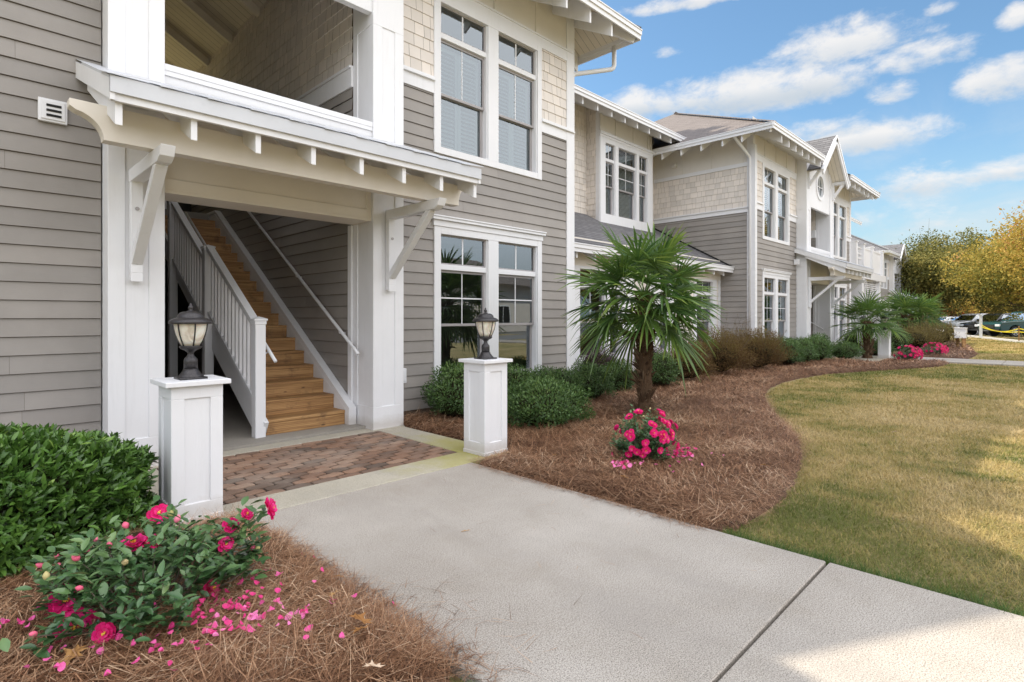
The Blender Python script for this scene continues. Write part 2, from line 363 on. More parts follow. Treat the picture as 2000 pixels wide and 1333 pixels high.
# ---- window: casing mesh is the part; sash, pane and blind are its pieces
def window(par,y,x0,x1,zb,zt,cols,zsill,zmeet,ztr0,ztr1,header=None,cas_b=.1,blind='blind',grid=True,upgrid=False,name='window',label=None,proud=.03,wallth=.12):
    w=MB(); yo=y-proud
    # outer casing
    w.box(x0,cols[0][0],yo,y+.02,zb,zt); w.box(cols[-1][1],x1,yo,y+.02,zb,zt)
    for a,b in zip(cols[:-1],cols[1:]): w.box(a[1],b[0],yo+.004,y+.06,zsill,ztr1)
    w.box(cols[0][0],cols[-1][1],yo+.002,y+.06,zb,zsill); w.box(cols[0][0],cols[-1][1],yo+.002,y+.06,ztr1,zt)
    if header:
        hz,h1=header; w.box(x0-.018,x1+.018,yo-.012,y+.01,zt,hz); w.box(x0-.05,x1+.05,yo-.045,y+.01,hz,h1-.02); w.box(x0-.06,x1+.06,yo-.058,y+.01,h1-.02,h1)
    for a,b in cols:
        w.box(a,b,y+.005,y+.05,ztr0-.075,ztr0)      # bar under the transom light
        w.box(a,a+.02,y-.005,y+.1,zsill,ztr1); w.box(b-.02,b,y-.005,y+.1,zsill,ztr1)
    o=w.build(name,M['white'],par,bevel=.0025 if x0<8 else 0)
    if label: o['label']=label
    s=MB(); g=MB(); gr=MB(); bl=MB(); rm=MB()
    for a,b in cols:
        a+=.02;b-=.02; t=.035
        def frame(c0,c1,d0,d1,yy,t,mb=s,dep=.03):
            mb.box(c0,c0+t,yy,yy+dep,d0,d1); mb.box(c1-t,c1,yy,yy+dep,d0,d1); mb.box(c0+t,c1-t,yy,yy+dep,d0,d0+t); mb.box(c0+t,c1-t,yy,yy+dep,d1-t,d1)
        frame(a,b,ztr0,ztr1,y+.03,.022); frame(a,b,zmeet-.02,ztr0-.075,y+.045,t); frame(a,b,zsill,zmeet+.02,y+.085,t+.012)
        g.quad((a+.02,y+.045,ztr0+.02),(b-.02,y+.045,ztr0+.02),(b-.02,y+.045,ztr1-.02),(a+.02,y+.045,ztr1-.02))
        g.quad((a+t,y+.06,zmeet),(b-t,y+.06,zmeet),(b-t,y+.06,ztr0-.1),(a+t,y+.06,ztr0-.1))
        g.quad((a+t,y+.1,zsill+.03),(b-t,y+.1,zsill+.03),(b-t,y+.1,zmeet),(a+t,y+.1,zmeet))
        m=(a+b)/2
        if grid:
            gr.box(m-.011,m+.011,y+.042,y+.05,ztr0+.022,ztr1-.022); gr.box(m-.007,m+.007,y+.056,y+.064,zmeet+.015,ztr0-.11)
            if not upgrid:
                zz=(zmeet+ztr0-.09)/2; gr.box(a+t,m-.009,y+.056,y+.064,zz-.009,zz+.009); gr.box(m+.009,b-t,y+.056,y+.064,zz-.009,zz+.009)
        # room behind
        rm.quad((a,y+1.6,zsill-.1),(b,y+1.6,zsill-.1),(b,y+1.6,ztr1+.1),(a,y+1.6,ztr1+.1))
        if blind=='blind':
            z=zsill+.05
            while z<ztr1-.03:
                bl.quad((a+.03,y+.15,z),(b-.03,y+.15,z),(b-.03,y+.172,z+.028),(a+.03,y+.172,z+.028)); z+=.036
        elif blind=='shutter':
            for c0,c1 in ((a+.03,m-.005),(m+.005,b-.03)):
                frame(c0,c1,zsill+.04,ztr0-.12,y+.15,.05,bl,.02)
                z=zsill+.11
                while z<ztr0-.2:
                    bl.quad((c0+.05,y+.15,z),(c1-.05,y+.15,z),(c1-.05,y+.185,z+.045),(c0+.05,y+.185,z+.045)); z+=.06
    s.build('sash',M['sash'],o)
    if grid: gr.build('glazing_bar',M['white_plain'],o)
    g.build('pane',M['glass'],o)
    if bl.v: bl.build('blind' if blind=='blind' else 'shutter',M['blind' if blind=='blind' else 'shutter'],o)
    X0,X1=cols[0][0],cols[-1][1]
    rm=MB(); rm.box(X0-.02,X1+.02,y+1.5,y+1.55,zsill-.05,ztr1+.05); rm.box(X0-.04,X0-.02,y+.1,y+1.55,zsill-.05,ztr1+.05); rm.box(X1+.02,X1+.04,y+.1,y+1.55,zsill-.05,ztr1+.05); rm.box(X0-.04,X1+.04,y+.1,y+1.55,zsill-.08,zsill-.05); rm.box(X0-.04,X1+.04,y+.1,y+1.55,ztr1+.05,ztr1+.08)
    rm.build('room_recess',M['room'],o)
    return o
BLD=thing('apartment_building',(2.46,6.15,0),'long two storey apartment building in taupe lap siding and cream shakes with white trim','building')
YW=6.15; SL=.555; EZ=6.43; OH=.85
B0,B1,CB=-2.83,7.75,2.457
C0,C1,CC=15.857,26.06,20.97
# rafters of an eave : tails along +/-x facing front
def tails_front(par,x0,x1,ytip,ywall,ztop,step=.61,h=.33,w=.04,name='rafter_tail',one=True,mat='white'):
    n=max(1,int(round((x1-x0)/step))); 
    for i in range(n+1):
        x=x0+(x1-x0)*i/n; mb=MB()
        # sloped top with the roof plane, plumb cut end
        zt=lambda y: ztop+(y-ytip)*SL
        mb.prism([(ytip,zt(ytip)-.03-h),(ytip,zt(ytip)-.03),(ywall,zt(ywall)-.03),(ywall,zt(ywall)-.03-h)],x-w/2,x+w/2,'x')
        mb.build(name,M[mat],par)
def gutter(par,pts,name='gutter'):
    mb=MB()
    for a,b in zip(pts[:-1],pts[1:]):
        a=np.array(a,float);b=np.array(b,float)
        mb.beam(a,b,.10,.02); d=nz(b-a); s=nz(np.cross(d,(0,0,1)))
        mb.beam(a+s*.0-(0,0,.045),b-(0,0,.045),.075,.075); mb.beam(a-(0,0,.12),b-(0,0,.12),.03,.08)
    return mb.build(name,M['white_plain'],par)
def wing(x0,x1,cx,roofmat,left_open):
    y=YW
    wl=(cx-4.43,cx-2.20); wr=(cx+2.217,cx+4.444)
    px0,px1=cx-1.51,cx+1.513      # outer faces of the portal columns
    holes=[]
    def colsof(a): return [(a+.115,a+1.017),(a+1.232,a+2.125)]
    wins=[wr]+([wl] if left_open else [])
    hl=[(a+.05,b-.05,.39,2.56) for a,b in wins]; hu=[(a+.05,b-.05,3.68,5.83) for a,b in wins]
    hp=[(px0+.02,px1-.02,-1,9)]
    for a,b in ((x0,px0),(px1,x1)):
        s=MB(); lap(s,Tf(y),a,b,.108,4.435,hl+hu); s.build('lap_siding',M['taupe'],BLD)
        s=MB(); backing(s,Tf(y),a,b,4.5,6.75,hu); backing(s,Tf(y),a,b,-.3,4.5,hl+hu); s.build('wall_sheathing',M['backing'],BLD)
        s=MB(); shakes(s,Tf(y),a,b,4.66,5.835,hu); s.build('shake_siding',M['cream'],BLD)
        s=MB(); s.box(a,b,y+.01,y+.2,-.4,.10); s.build('foundation',M['found'],BLD)
        s=MB(); s.box(a,b,y-.026,y,5.83,6.0); s.box(a,b,y-.04,y,6.0,6.03); s.build('frieze_board',M['white'],BLD)
        s=MB(); s.box(a,b,y-.008,y,6.03,7.0); n=max(1,round((b-a)/.85))
        for i in range(n+1):
            u=a+(b-a)*i/n; u=min(max(u,a+.03),b-.03); s.box(u-.045,u+.045,y-.026,y-.006,6.03,6.98)
        s.build('frieze_panel',M['panel'],BLD)
        cur=a; sg=[]
        for c,d in sorted(wins):
            if c>a and d<b: sg.append((cur,c)); cur=d
        sg.append((cur,b))
        for c,d in sg:
            s=MB(); s.box(c,d,y-.024,y,4.435,4.60); s.box(c,d,y-.06,y,4.60,4.625); s.box(c,d,y-.045,y,4.625,4.655); s.build('belt_trim',M['white'],BLD)
    for a,b in ((x0-.02,x0+.12),(x1-.19,x1+.02)):
        s=MB(); s.box(a,b,y-.03,y+.15,-.02,6.6); s.build('corner_board',M['white'],BLD,bevel=.003)
    # side walls
    for T,sgn in ((Tl(x0),-1),(Tr(x1),1)):
        s=MB(); lap(s,T,y+.12,9.4 if sgn<0 or x1<10 else 16.5,.108,4.32); s.build('lap_siding',M['taupe'],BLD)
        s=MB(); shakes(s,T,y+.12,9.4 if sgn<0 or x1<10 else 16.5,4.48,5.64); s.build('shake_siding',M['cream'],BLD)
        s=MB(); backing(s,T,y+.1,16.5,0,6.8); s.build('wall_sheathing',M['backing'],BLD)
        s=MB(); tbox(s,T,y+.12,16.5,0,.03,4.33,4.45); tbox(s,T,y+.12,16.5,0,.06,4.45,4.485); tbox(s,T,y+.12,16.5,0,.025,5.64,5.745); s.build('belt_trim',M['white'],BLD)
        s=MB(); tbox(s,T,y+.12,16.5,0,.008,5.745,6.75)
        for k in range(12):
            u=y+.3+k*.93; tbox(s,T,u-.045,u+.045,.008,.026,5.745,6.7)
        s.build('frieze_panel',M['panel'],BLD)
        s=MB(); tbox(s,T,y+.01,16.5,-.01,-.002,-.3,.108); s.build('foundation',M['found'],BLD)
    # windows
    for a,b in wins:
        window(BLD,y,a,b,.333,2.615,colsof(a),.464,1.243,2.093,2.514,(2.70,2.76),blind='none',
            label=None)
        window(BLD,y,a,b,3.628,5.83,colsof(a),3.723,4.495,5.338,5.745,None,blind='shutter',upgrid=True)
    # roof: hipped slabs, eaves and soffit
    xa,xb,ya=x0-OH,x1+OH,y-OH; D=12.0; yb=ya+D; zr=EZ+SL*D/2; t=D/2
    R0=(xa+t,ya+t,zr)
    R1=(xb-t,ya+t,zr) if xb-xa>2*t else (xa+t+.01,ya+t,zr)
    if xb-xa<=2*t:   # ridge would be reversed: run it front to back
        q=(xb-xa)/2; R0=(xa+q,ya+q,EZ+SL*q); R1=(xa+q,yb-q,EZ+SL*q)
        faces=[[(xa,ya),(xb,ya),R0],[(xb,ya),(xb,yb),R1,R0],[(xb,yb),(xa,yb),R1],[(xa,yb),(xa,ya),R0,R1]]
    else: faces=[[(xa,ya),(xb,ya),R1,R0],[(xb,ya),(xb,yb),R1],[(xb,yb),(xa,yb),R0,R1],[(xa,yb),(xa,ya),R0]]
    m=MB(); so=MB()
    for i,f in enumerate(faces):
        p=[(v[0],v[1],v[2] if len(v)>2 else EZ) for v in f]
        if i==0 and len(f)>=3:
            zn=EZ+SL*OH; nt_=[(cx-1.45,ya,EZ),(cx-1.45,YW,zn),(cx+1.45,YW,zn),(cx+1.45,ya,EZ)]; p=[p[0]]+nt_+p[1:]
        m.add(p,[tuple(range(len(p)))])
        pb=[(v[0],v[1],v[2]-.035) for v in p]; so.add(pb,[tuple(range(len(p)))[::-1]])
    # ridge caps
    rf=m.build('roof',M[roofmat],BLD); so.build('soffit',M['soffit'],rf)
    rc=MB()
    for c in ((xa,ya,EZ),(xb,ya,EZ)):
        e=R0 if c[0]==xa or R0[0]==R1[0] else R1
        a=np.array(c)+(0,0,.012); b=np.array(e)+(0,0,.012); n=40
        for k in range(n):
            p=a+(b-a)*k/n; q=a+(b-a)*(k+1.15)/n
            rc.cr=RS.rand(); rc.beam(p+(0,0,.004),q+(0,0,.016),.2,.012)
    rc.build('ridge_cap',M[roofmat],rf)
    return (px0,px1,xa,xb,ya,yb)
def portal(cx,detail):
    """entry portal: two columns, lintel, canopy and brackets, stairwell behind, gable above"""
    yc=5.826
    xl0,xl1=cx-1.51,cx-1.083; xr0,xr1=cx+1.083,cx+1.513; YB=6.30
    bev=.003 if detail else 0
    for a,b in ((xl0,xl1),(xr0,xr1)):
        m=MB(); m.box(a+.012,b-.012,yc+.012,YB-.012,0,6.72)
        # stiles, rails forming sunk panels, front and both sides
        for z0,z1 in ((0,.27),(3.0,3.2),(4.86,6.7)):
            m.box(a,b,yc,YB,z0,z1)
        for z0,z1 in ((.27,3.0),(3.2,4.86)):
            for u0,u1 in ((a,a+.125),(b-.125,b)): m.box(u0,u1,yc,yc+.1,z0,z1); m.box(u0,u1,YB-.1,YB,z0,z1)
        m.box(a-.004,b+.004,yc-.004,YB,-.01,.014)
        m.build('column',M['white'],BLD,bevel=bev)
    m=MB(); m.box(xl1,xr0,yc+.07,yc+.12,2.535,3.46); m.box(xl1,xr0,yc+.045,yc+.07,2.53,2.635); m.box(xl1,xr0,yc+.045,YB-.02,2.50,2.53)
    m.box(xr0-.06,xr0,yc+.05,yc+.07,2.635,3.46); m.box(xl1,xr0,YB-.06,YB-.01,2.53,3.46); m.build('lintel',M['cream_bounce_trim'],BLD,bevel=bev)
    m=MB(); m.box(xl1,xr0,yc+.03,YB-.03,3.46,3.62); m.box(xl1-.0,xr0,yc+.01,YB-.01,3.62,3.68); m.box(xl1+.0,xr0-.0,yc+.015,yc+.03,3.575,3.62)
    m.build('balcony_sill',M['white'],BLD,bevel=bev)
    # boards closing the wall above the upper opening, with round window
    m=MB(); zt=5.0; m.box(xl1,xr0,yc+.035,yc+.12,zt+.0,zt+.1)
    n=32; r=.44; cz=5.82; wy=yc+.03
    xo0,xo1=xl0+.06,xr1-.06
    ring=[(cx+r*math.cos(2*PI*k/n),cz+r*math.sin(2*PI*k/n)) for k in range(n)]
    def outer(k):
        a=2*PI*k/n; c,s_=math.cos(a),math.sin(a); k2=min(((xo1-cx) if c>0 else (cx-xo0))/max(abs(c),1e-6), ((6.6-cz) if s_>0 else (cz-5.0))/max(abs(s_),1e-6)); return (cx+c*k2,cz+s_*k2)
    for k in range(n):
        a,b=ring[k],ring[(k+1)%n]; c,d=outer(k),outer((k+1)%n)
        m.quad((a[0],wy,a[1]),(c[0],wy,c[1]),(d[0],wy,d[1]),(b[0],wy,b[1]))
        m.quad((a[0],wy,a[1]),(b[0],wy,b[1]),(b[0],wy+.15,b[1]),(a[0],wy+.15,a[1]))
    for sx in (xo0,xo1):
        pass
    gx=1.5; gs=.92; pk=7.42; gzb=pk-gs*(xo1-cx)
    m.add([(xo0,wy,5.0),(xo0,wy,6.6),(xo0,wy+.3,6.6),(xo0,wy+.3,5.0)],[(0,1,2,3)]); m.add([(xo1,wy,5.0),(xo1,wy,6.6),(xo1,wy+.3,6.6),(xo1,wy+.3,5.0)],[(0,1,2,3)])
    m.add([(xo0,wy,6.6),(xo1,wy,6.6),(cx+ (pk-6.6)/gs,wy,6.6),(cx,wy,pk),(cx-(pk-6.6)/gs,wy,6.6)],[(0,4,3,2,1)])
    gw=m.build('gable_wall',M['white'],BLD)
    m=MB(); m.lathe([(0,0),(.36,0),(.36,.03),(0,.03)],0,0,0,32)
    def rotf(mb,y0): mb.v=[(cx+x,y0+z,cz+y) for x,y,z in mb.v]; return mb
    rotf(m,wy+.06)
    pn=MB(); pn.add([(cx+.37*math.cos(2*PI*k/32),wy+.05,cz+.37*math.sin(2*PI*k/32)) for k in range(32)],[tuple(range(32))])
    fr=MB()
    for k in range(n):
        a0,a1=2*PI*k/n,2*PI*(k+1)/n
        q=[(cx+rr*math.cos(a),yy,cz+rr*math.sin(a)) for yy in (wy-.03,wy+.06) for (rr,a) in ((.36,a0),(.47,a0),(.47,a1),(.36,a1))]
        fr.hexa(q)
    fr.box(cx-.012,cx+.012,wy+.02,wy+.04,cz-.36,cz+.36); fr.box(cx-.36,cx+.36,wy+.02,wy+.04,cz-.012,cz+.012)
    rw=fr.build('round_window',M['white_plain'],BLD); pn.build('pane',M['glass'],rw)
    # gable roof
    m=MB(); fy=5.36; by=10.2
    for sg in (-1,1):
        e=(cx+sg*gx,fy,pk+.06-gs*gx); e2=(cx+sg*gx,by,pk+.06-gs*gx)
        m.quad((cx,fy,pk+.06),e,e2,(cx,by,pk+.06))
    gr=m.build('gable_roof',M['roof' if cx>10 else 'roof'],BLD)
    m=MB()
    for sg in (-1,1): m.quad((cx,fy+.02,pk+.02),(cx,yc+.1,pk+.02),(cx+sg*gx,yc+.1,pk+.02-gs*gx),(cx+sg*gx,fy+.02,pk+.02-gs*gx))
    m.build('soffit',M['soffit'],gr)
    m=MB()
    for sg in (-1,1):
        m.beam((cx-sg*.03,fy,pk-.05),(cx+sg*(gx+.02),fy,pk-.05-gs*(gx+.02)),.05,.2); m.beam((cx,fy-.03,pk+.03),(cx+sg*(gx+.04),fy-.03,pk+.03-gs*(gx+.04)),.03,.07)
    m.build('barge_board',M['white_plain'],gr)
    for sg in (-1,1):
        bx=cx+sg*1.36; m=MB(); m.box(bx-.05,bx+.05,fy+.05,yc+.03,6.08,6.18); m.box(bx-.05,bx+.05,yc-.06,yc+.03,5.55,6.08); m.beam((bx,fy+.12,6.08),(bx,yc-.02,5.62),.08,.09)
        m.build('gable_bracket',M['white_plain'],gr)
    # plank ceiling under the gable with rafters
    m=MB(); zc=7.0; hw=xr0-cx
    for sg in (-1,1): m.quad((cx,YB,zc),(cx+sg*(hw+.1),YB,zc-(hw+.1)*.57),(cx+sg*(hw+.1),13,zc-(hw+.1)*.57),(cx,13,zc))
    m.build('plank_ceiling',M['ceilplank'],BLD)
    yy=6.75
    while yy<12.9:
        for sg in (-1,1):
            m=MB(); m.beam((cx,yy,zc-.09),(cx+sg*hw,yy,zc-.09-hw*.57),.06,.13); m.build('ceiling_rafter',M['cream_bounce_trim'],BLD)
        yy+=1.265
    # stairwell walls
    for T,x in ((Tl(xr0+.0),1),(Tr(xl1-.0),-1)):
        s=MB(); lap(s,T,YB-.0,13,.108,4.235); s.build('lap_siding',M['taupe'],BLD)
        s=MB(); shakes(s,T,YB-.0,13,4.50,7.0); s.build('shake_siding',M['cream'],BLD)
        s=MB(); backing(s,T,YB-.02,13,-.1,7.0); s.build('wall_sheathing',M['backing'],BLD)
        s=MB(); tbox(s,T,YB,13,0,.025,4.235,4.47); tbox(s,T,YB,13,0,.05,4.47,4.50); tbox(s,T,YB,YB+.08,0,.03,.0,2.5); s.build('belt_trim',M['white'],BLD)
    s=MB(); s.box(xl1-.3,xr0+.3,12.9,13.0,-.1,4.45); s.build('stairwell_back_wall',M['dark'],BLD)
    # upper landing
    s=MB(); s.box(xl1,xr0,11.45,13.4,3.15,3.30); s.build('landing_floor',M['slab'],BLD)
    # canopy
    x0,x1=cx-1.69,cx+1.745; yf=4.65; zf=3.02; sl=.40
    zt=lambda y: zf+(y-yf)*sl
    m=MB(); 
    m.add([(x0,yf,zf),(x1,yf,zf),(x1,yc+.0,zt(yc)),(x0,yc+.0,zt(yc)),(x0,yf,zf-.022),(x1,yf,zf-.022),(x1,yc,zt(yc)-.022),(x0,yc,zt(yc)-.022)],[(0,1,2,3),(7,6,5,4),(0,4,5,1),(1,5,6,2),(3,7,4,0)])
    # extend to the wall beside the columns
    m.add([(x0,yc,zt(yc)),(xl0-.002,yc,zt(yc)),(xl0-.002,YW,zt(YW)),(x0,YW,zt(YW))],[(0,1,2,3)]); m.add([(xr1+.002,yc,zt(yc)),(x1,yc,zt(yc)),(x1,YW,zt(YW)),(xr1+.002,YW,zt(YW))],[(0,1,2,3)])
    # standing metal courses seen along the edge
    cnp=m.build('canopy',M['flash'],BLD)
    n=11
    for k in range(n):
        a=x0-.02+(x1-x0+.04)*k/n; b=x0-.02+(x1-x0+.04)*(k+1)/n
        m=MB(); d=.024
        m.add([(a,yf-.03,zf+.004),(b,yf-.03,zf+.004+d),(b,yf+.3,zt(yf+.3)+.004+d),(a,yf+.3,zt(yf+.3)+.004),(a,yf-.03,zf-.002),(b,yf-.03,zf+d-.002),(b,yf+.3,zt(yf+.3)+d-.002),(a,yf+.3,zt(yf+.3)-.002)],[(0,1,2,3),(7,6,5,4),(0,4,5,1),(1,5,6,2),(2,6,7,3),(3,7,4,0)])
        m.build('roof_sheet',M['flash'],cnp)
    m=MB(); m.box(x0,x1,yf-.012,yf+.012,zf-.115,zf); m.build('drip_flashing',M['flash'],cnp)
    m=MB(); m.box(x0+.004,x1-.004,yf+.0125,yf+.045,zf-.165,zf-.03)
    m.build('fascia_board',M['white'],cnp)
    m=MB(); m.prism([(yf,zf-.165),(yf,zf-.022),(YW,zt(YW)-.022),(YW,zt(YW)-.165)],x0,x0+.03,'x'); m.build('rake_board',M['white'],cnp); m=MB(); m.prism([(yf,zf-.165),(yf,zf-.022),(YW,zt(YW)-.022),(YW,zt(YW)-.165)],x1-.03,x1,'x'); m.build('rake_board',M['white'],cnp)
    m=MB(); m.add([(x0+.03,yf+.05,zf-.05),(x1-.03,yf+.05,zf-.05),(x1-.03,yc,zt(yc)-.05),(x0+.03,yc,zt(yc)-.05)],[(0,3,2,1)]); m.build('soffit',M['soffit'],cnp)
    for k in range(8):
        x=x0+.06+(x1-x0-.1)*k/7; m=MB()
        m.prism([(yf+.05,zf-.165-.155),(yf+.05,zf-.05),(yc+.0,zt(yc)-.05),(yc+.0,zt(yc)-.23)],x-.022,x+.022,'x'); m.build('rafter_tail',M['white'],cnp,bevel=bev*.7)
    # curved-end beam
    yb0,yb1=4.985,5.10; zb,ztb=2.65,2.885; L=cx-1.87; Rr=cx+1.775
    prof=[(Rr-.21+.0,ztb),(L+.21,ztb)]
    a=[]
    for k in range(9):
        th=PI/2*k/8; a.append((L+.0+.2*(math.sin(th)) , ztb-.05-.185*(1-math.cos(th)) ))
    left=[(L,ztb+.02)]+[(L,ztb-.03)]+a[1:]+[(L+.205,zb)]
    right=[(Rr-(x-L)*.36,min(z,ztb)) for x,z in left][::-1]
    poly=left+right
    m=MB(); m.prism(poly,yb0,yb1,'y'); m.build('canopy_beam',M['cream_bounce_trim'],cnp,bevel=bev)
    # brackets
    for bx in ((xl0+xl1)/2-.015,(xr0+xr1)/2):
        m=MB(); m.box(bx-.045,bx+.045,yc-.075,yc,1.74,2.62); m.prism([(yc-.075,1.66),(yc-.075,1.74),(yc,1.74),(yc,1.69)],bx-.045,bx+.045,'x')
        br=m.build('bracket',M['white'],BLD,bevel=bev)
        m=MB(); m.prism([(4.80,2.57),(4.76,2.645),(yc,2.645),(yc,2.535),(4.87,2.535)],bx-.05,bx+.05,'x'); m.build('arm',M['white'],br,bevel=bev)
        m=MB(); m.beam((bx,4.97,2.55),(bx,yc-.06,1.84),.07,.085,(1,0,0)); m.build('brace',M['white'],br,bevel=bev)
        m=MB()
        for z in (1.83,2.30): m.tube([(bx,yc-.078,z),(bx,yc-.084,z)],.017,10)
        m.build('bolt',M['steel'],br)
    # staircase
    n=18; y0=6.29; run=.2815; rs=.172; z0=.03; sx0,sx1=cx+.0,cx+.965
    st=MB(); st.beam((sx0-.02,y0-.02,.07),(sx0-.02,y0+run*(n-.3),.07+rs*(n-.3)),.045,.28); stair=st.build('staircase',M['white'],BLD)
    for k in range(n):
        m=MB(); m.cr=RS.rand(); yk=y0+k*run; zk=z0+rs*(k+1)
        m.box(sx0,sx1,yk,yk+.03,zk-rs+ .0,zk-.038); m.cr=RS.rand(); m.box(sx0,sx1,yk-.006,yk+run+.02,zk-.036,zk); m.build('step',M['timber'],stair,bevel=.004 if detail else 0)
    m=MB(); xk=xr0-.0; wz=lambda y: z0+rs*(1+(y-y0)/run)
    ya,yb_=6.20,y0+run*17.2
    for k in range(n):
        pass
    m.prism([(ya,.0),(ya,wz(ya)+.02),(yb_,wz(yb_)+.10),(yb_+.7,wz(yb_)+.10),(yb_+.7,wz(yb_)-.5),(ya+.6,.0)],sx1+.002,xk-.018,'x')
    m.build('skirt_board',M['white'],stair)
    m=MB(); m.prism([(ya-.005,.0),(ya-.005,wz(ya)+.09),(yb_,wz(yb_)+.17),(yb_+.7,wz(yb_)+.17),(yb_+.7,wz(yb_)+.12),(yb_+.02,wz(yb_)+.12),(ya+.04,wz(ya)+.03),(ya+.04,.0)],sx1+.004,xk-.016,'x'); m.build('skirt_cap',M['white'],stair)
    # newel posts, rails, balusters
    px=cx-.075; nw=[(6.28,1.36,0),(8.0,2.31,0),(9.66,3.34,0)]
    for i,(yn,zt_,zb_) in enumerate(nw):
        m=MB(); m.box(px-.055,px+.055,yn-.055,yn+.055,0.0,zt_-.05); m.box(px-.062,px+.062,yn-.062,yn+.062,zt_-.09,zt_-.05); m.box(px-.072,px+.072,yn-.072,yn+.072,zt_-.05,zt_-.028)
        m.add([(px-.072,yn-.072,zt_-.028),(px+.072,yn-.072,zt_-.028),(px+.072,yn+.072,zt_-.028),(px-.072,yn+.072,zt_-.028),(px,yn,zt_)],[(0,1,4),(1,2,4),(2,3,4),(3,0,4)])
        m.build('newel_post',M['white_plain'],stair,bevel=.003)
    slp=rs/run
    for (ya_,yb2,zt0) in ((6.34,7.94,1.27),(8.06,9.60,2.13)):
        zt2=zt0+slp*(yb2-ya_)+.02
        m=MB(); m.beam((px,ya_,zt0),(px,yb2,zt2),.085,.05); m.beam((px,ya_,zt0-.045),(px,yb2,zt2-.045),.045,.05); m.build('top_rail',M['white_plain'],stair)
        m=MB(); m.beam((px,ya_,zt0-.86),(px,yb2,zt2-.86),.05,.05); m.build('bottom_rail',M['white_plain'],stair)
        k=int((yb2-ya_)/.118)
        for i in range(1,k):
            yy=ya_+(yb2-ya_)*i/k; zc_=zt0+(zt2-zt0)*i/k; m=MB(); m.box(px-.016,px+.016,yy-.016,yy+.016,zc_-.85,zc_-.06); m.build('baluster',M['white_plain'],stair)
    m=MB(); hx=xr0-.09; m.tube([(hx,6.02,.905),(hx,6.07,.94),(hx,11.3,4.20)],.021,10)
    hr=m.build('handrail',M['white_plain'],stair,smooth=True)
    for yy in (6.5,7.75,9.1,10.4):
        z=.94+(yy-6.07)*.6233; m=MB(); m.tube([(hx,yy,z-.015),(hx+.01,yy,z-.06),(xr0,yy,z-.075)],.008,6); m.tube([(xr0-.012,yy,z-.075),(xr0-.002,yy,z-.075)],.03,10); m.build('handrail_bracket',M['white_plain'],hr)
    m=MB(); hx=cx+.065; m.tube([(hx,6.17,.86),(hx,6.60,1.13),(hx,9.5,2.94)],.019,10); m.tube([(hx,6.36,.965),(hx-.05,6.37,.925),(px+.05,6.33,.94)],.008,6); m.build('handrail',M['white_plain'],stair,smooth=True)
    for (xx,yy) in ((xl1+.35,12.0),(xl1+.75,12.0),(xl1+1.25,12.0)):
        pass
    m=MB()
    for xx in (cx-.55,cx-.2,cx+.25): m.box(xx-.06,xx+.06,11.6,11.72,3.3,4.6)
    m.build('landing_post',M['white_plain'],stair)
wB=wing(B0,B1,CB,'roof',False); wC=wing(C0,C1,CC,'roof_brown',True)
portal(CB,True); portal(CC,False)
# eaves of both wings
for (x0,x1,cx) in ((B0,B1,CB),(C0,C1,CC)):
    xa,xb,ya=x0-OH,x1+OH,YW-OH
    tails_front(BLD,cx+1.75,x1+.05,ya+.05,YW,EZ,step=.62); tails_front(BLD,x0-.05,cx-1.75,ya+.05,YW,EZ,step=.62)
    for cxr,s in ((x0,-1),(x1,1)):     # side tails and hip rafter
        for k in range(0 if cxr==C0 else 1,7 if cxr==C0 else 5):
            y=YW-.1+k*.62 if k else YW-.02
            m=MB(); xt=cxr+s*(OH-.05); zt=lambda x:EZ+(OH-abs(x-cxr))*SL
            pts=[(xt,zt(xt)-.36),(xt,zt(xt)-.03),(cxr,zt(cxr)-.03),(cxr,zt(cxr)-.36)]
            m.prism(pts,y-.02,y+.02,'y'); m.build('rafter_tail',M['white'],BLD)
        m=MB(); m.beam((cxr+s*(OH-.06),ya+.06,EZ-.13),(cxr,YW,EZ+OH*SL-.13),.06,.2); m.build('hip_rafter',M['white'],BLD)
    gx=1.58
    gutter(BLD,[(xa-.0,11,EZ+.0),(xa-.0,ya-.0,EZ+.0),(cx-gx,ya-.0,EZ)]); gutter(BLD,[(cx+gx,ya,EZ),(xb,ya,EZ),(xb,11,EZ)])
def pipe(pts,label=None):
    m=MB()
    for a,b in zip(pts[:-1],pts[1:]): m.beam(a,b,.085,.065,(0,1,0) if abs(a[2]-b[2])>1 else (0,0,1))
    m=MB(); pp=[]
    for i,p in enumerate(pts):
        p=np.array(p,float)
        if 0<i<len(pts)-1:
            a=nz(np.array(pts[i-1])-p); b=nz(np.array(pts[i+1])-p); pp+= [p+a*.07,p+a*.02+b*.02,p+b*.07]
        else: pp.append(p)
    m.tube(pp,.042,10); return m.build('downspout',M['white_plain'],BLD,smooth=True)
pipe([(8.60,5.85,6.35),(8.60,5.85,5.93),(7.82,6.22,5.70),(7.82,6.22,.05)])
pipe([(15.02,6.35,6.33),(15.1,6.32,6.25),(15.79,6.2,5.85),(15.79,6.2,.05)])
m=MB(); m.box(15.78,15.92,6.05,6.17,0,6.2); m.build('corner_board',M['white'],BLD)
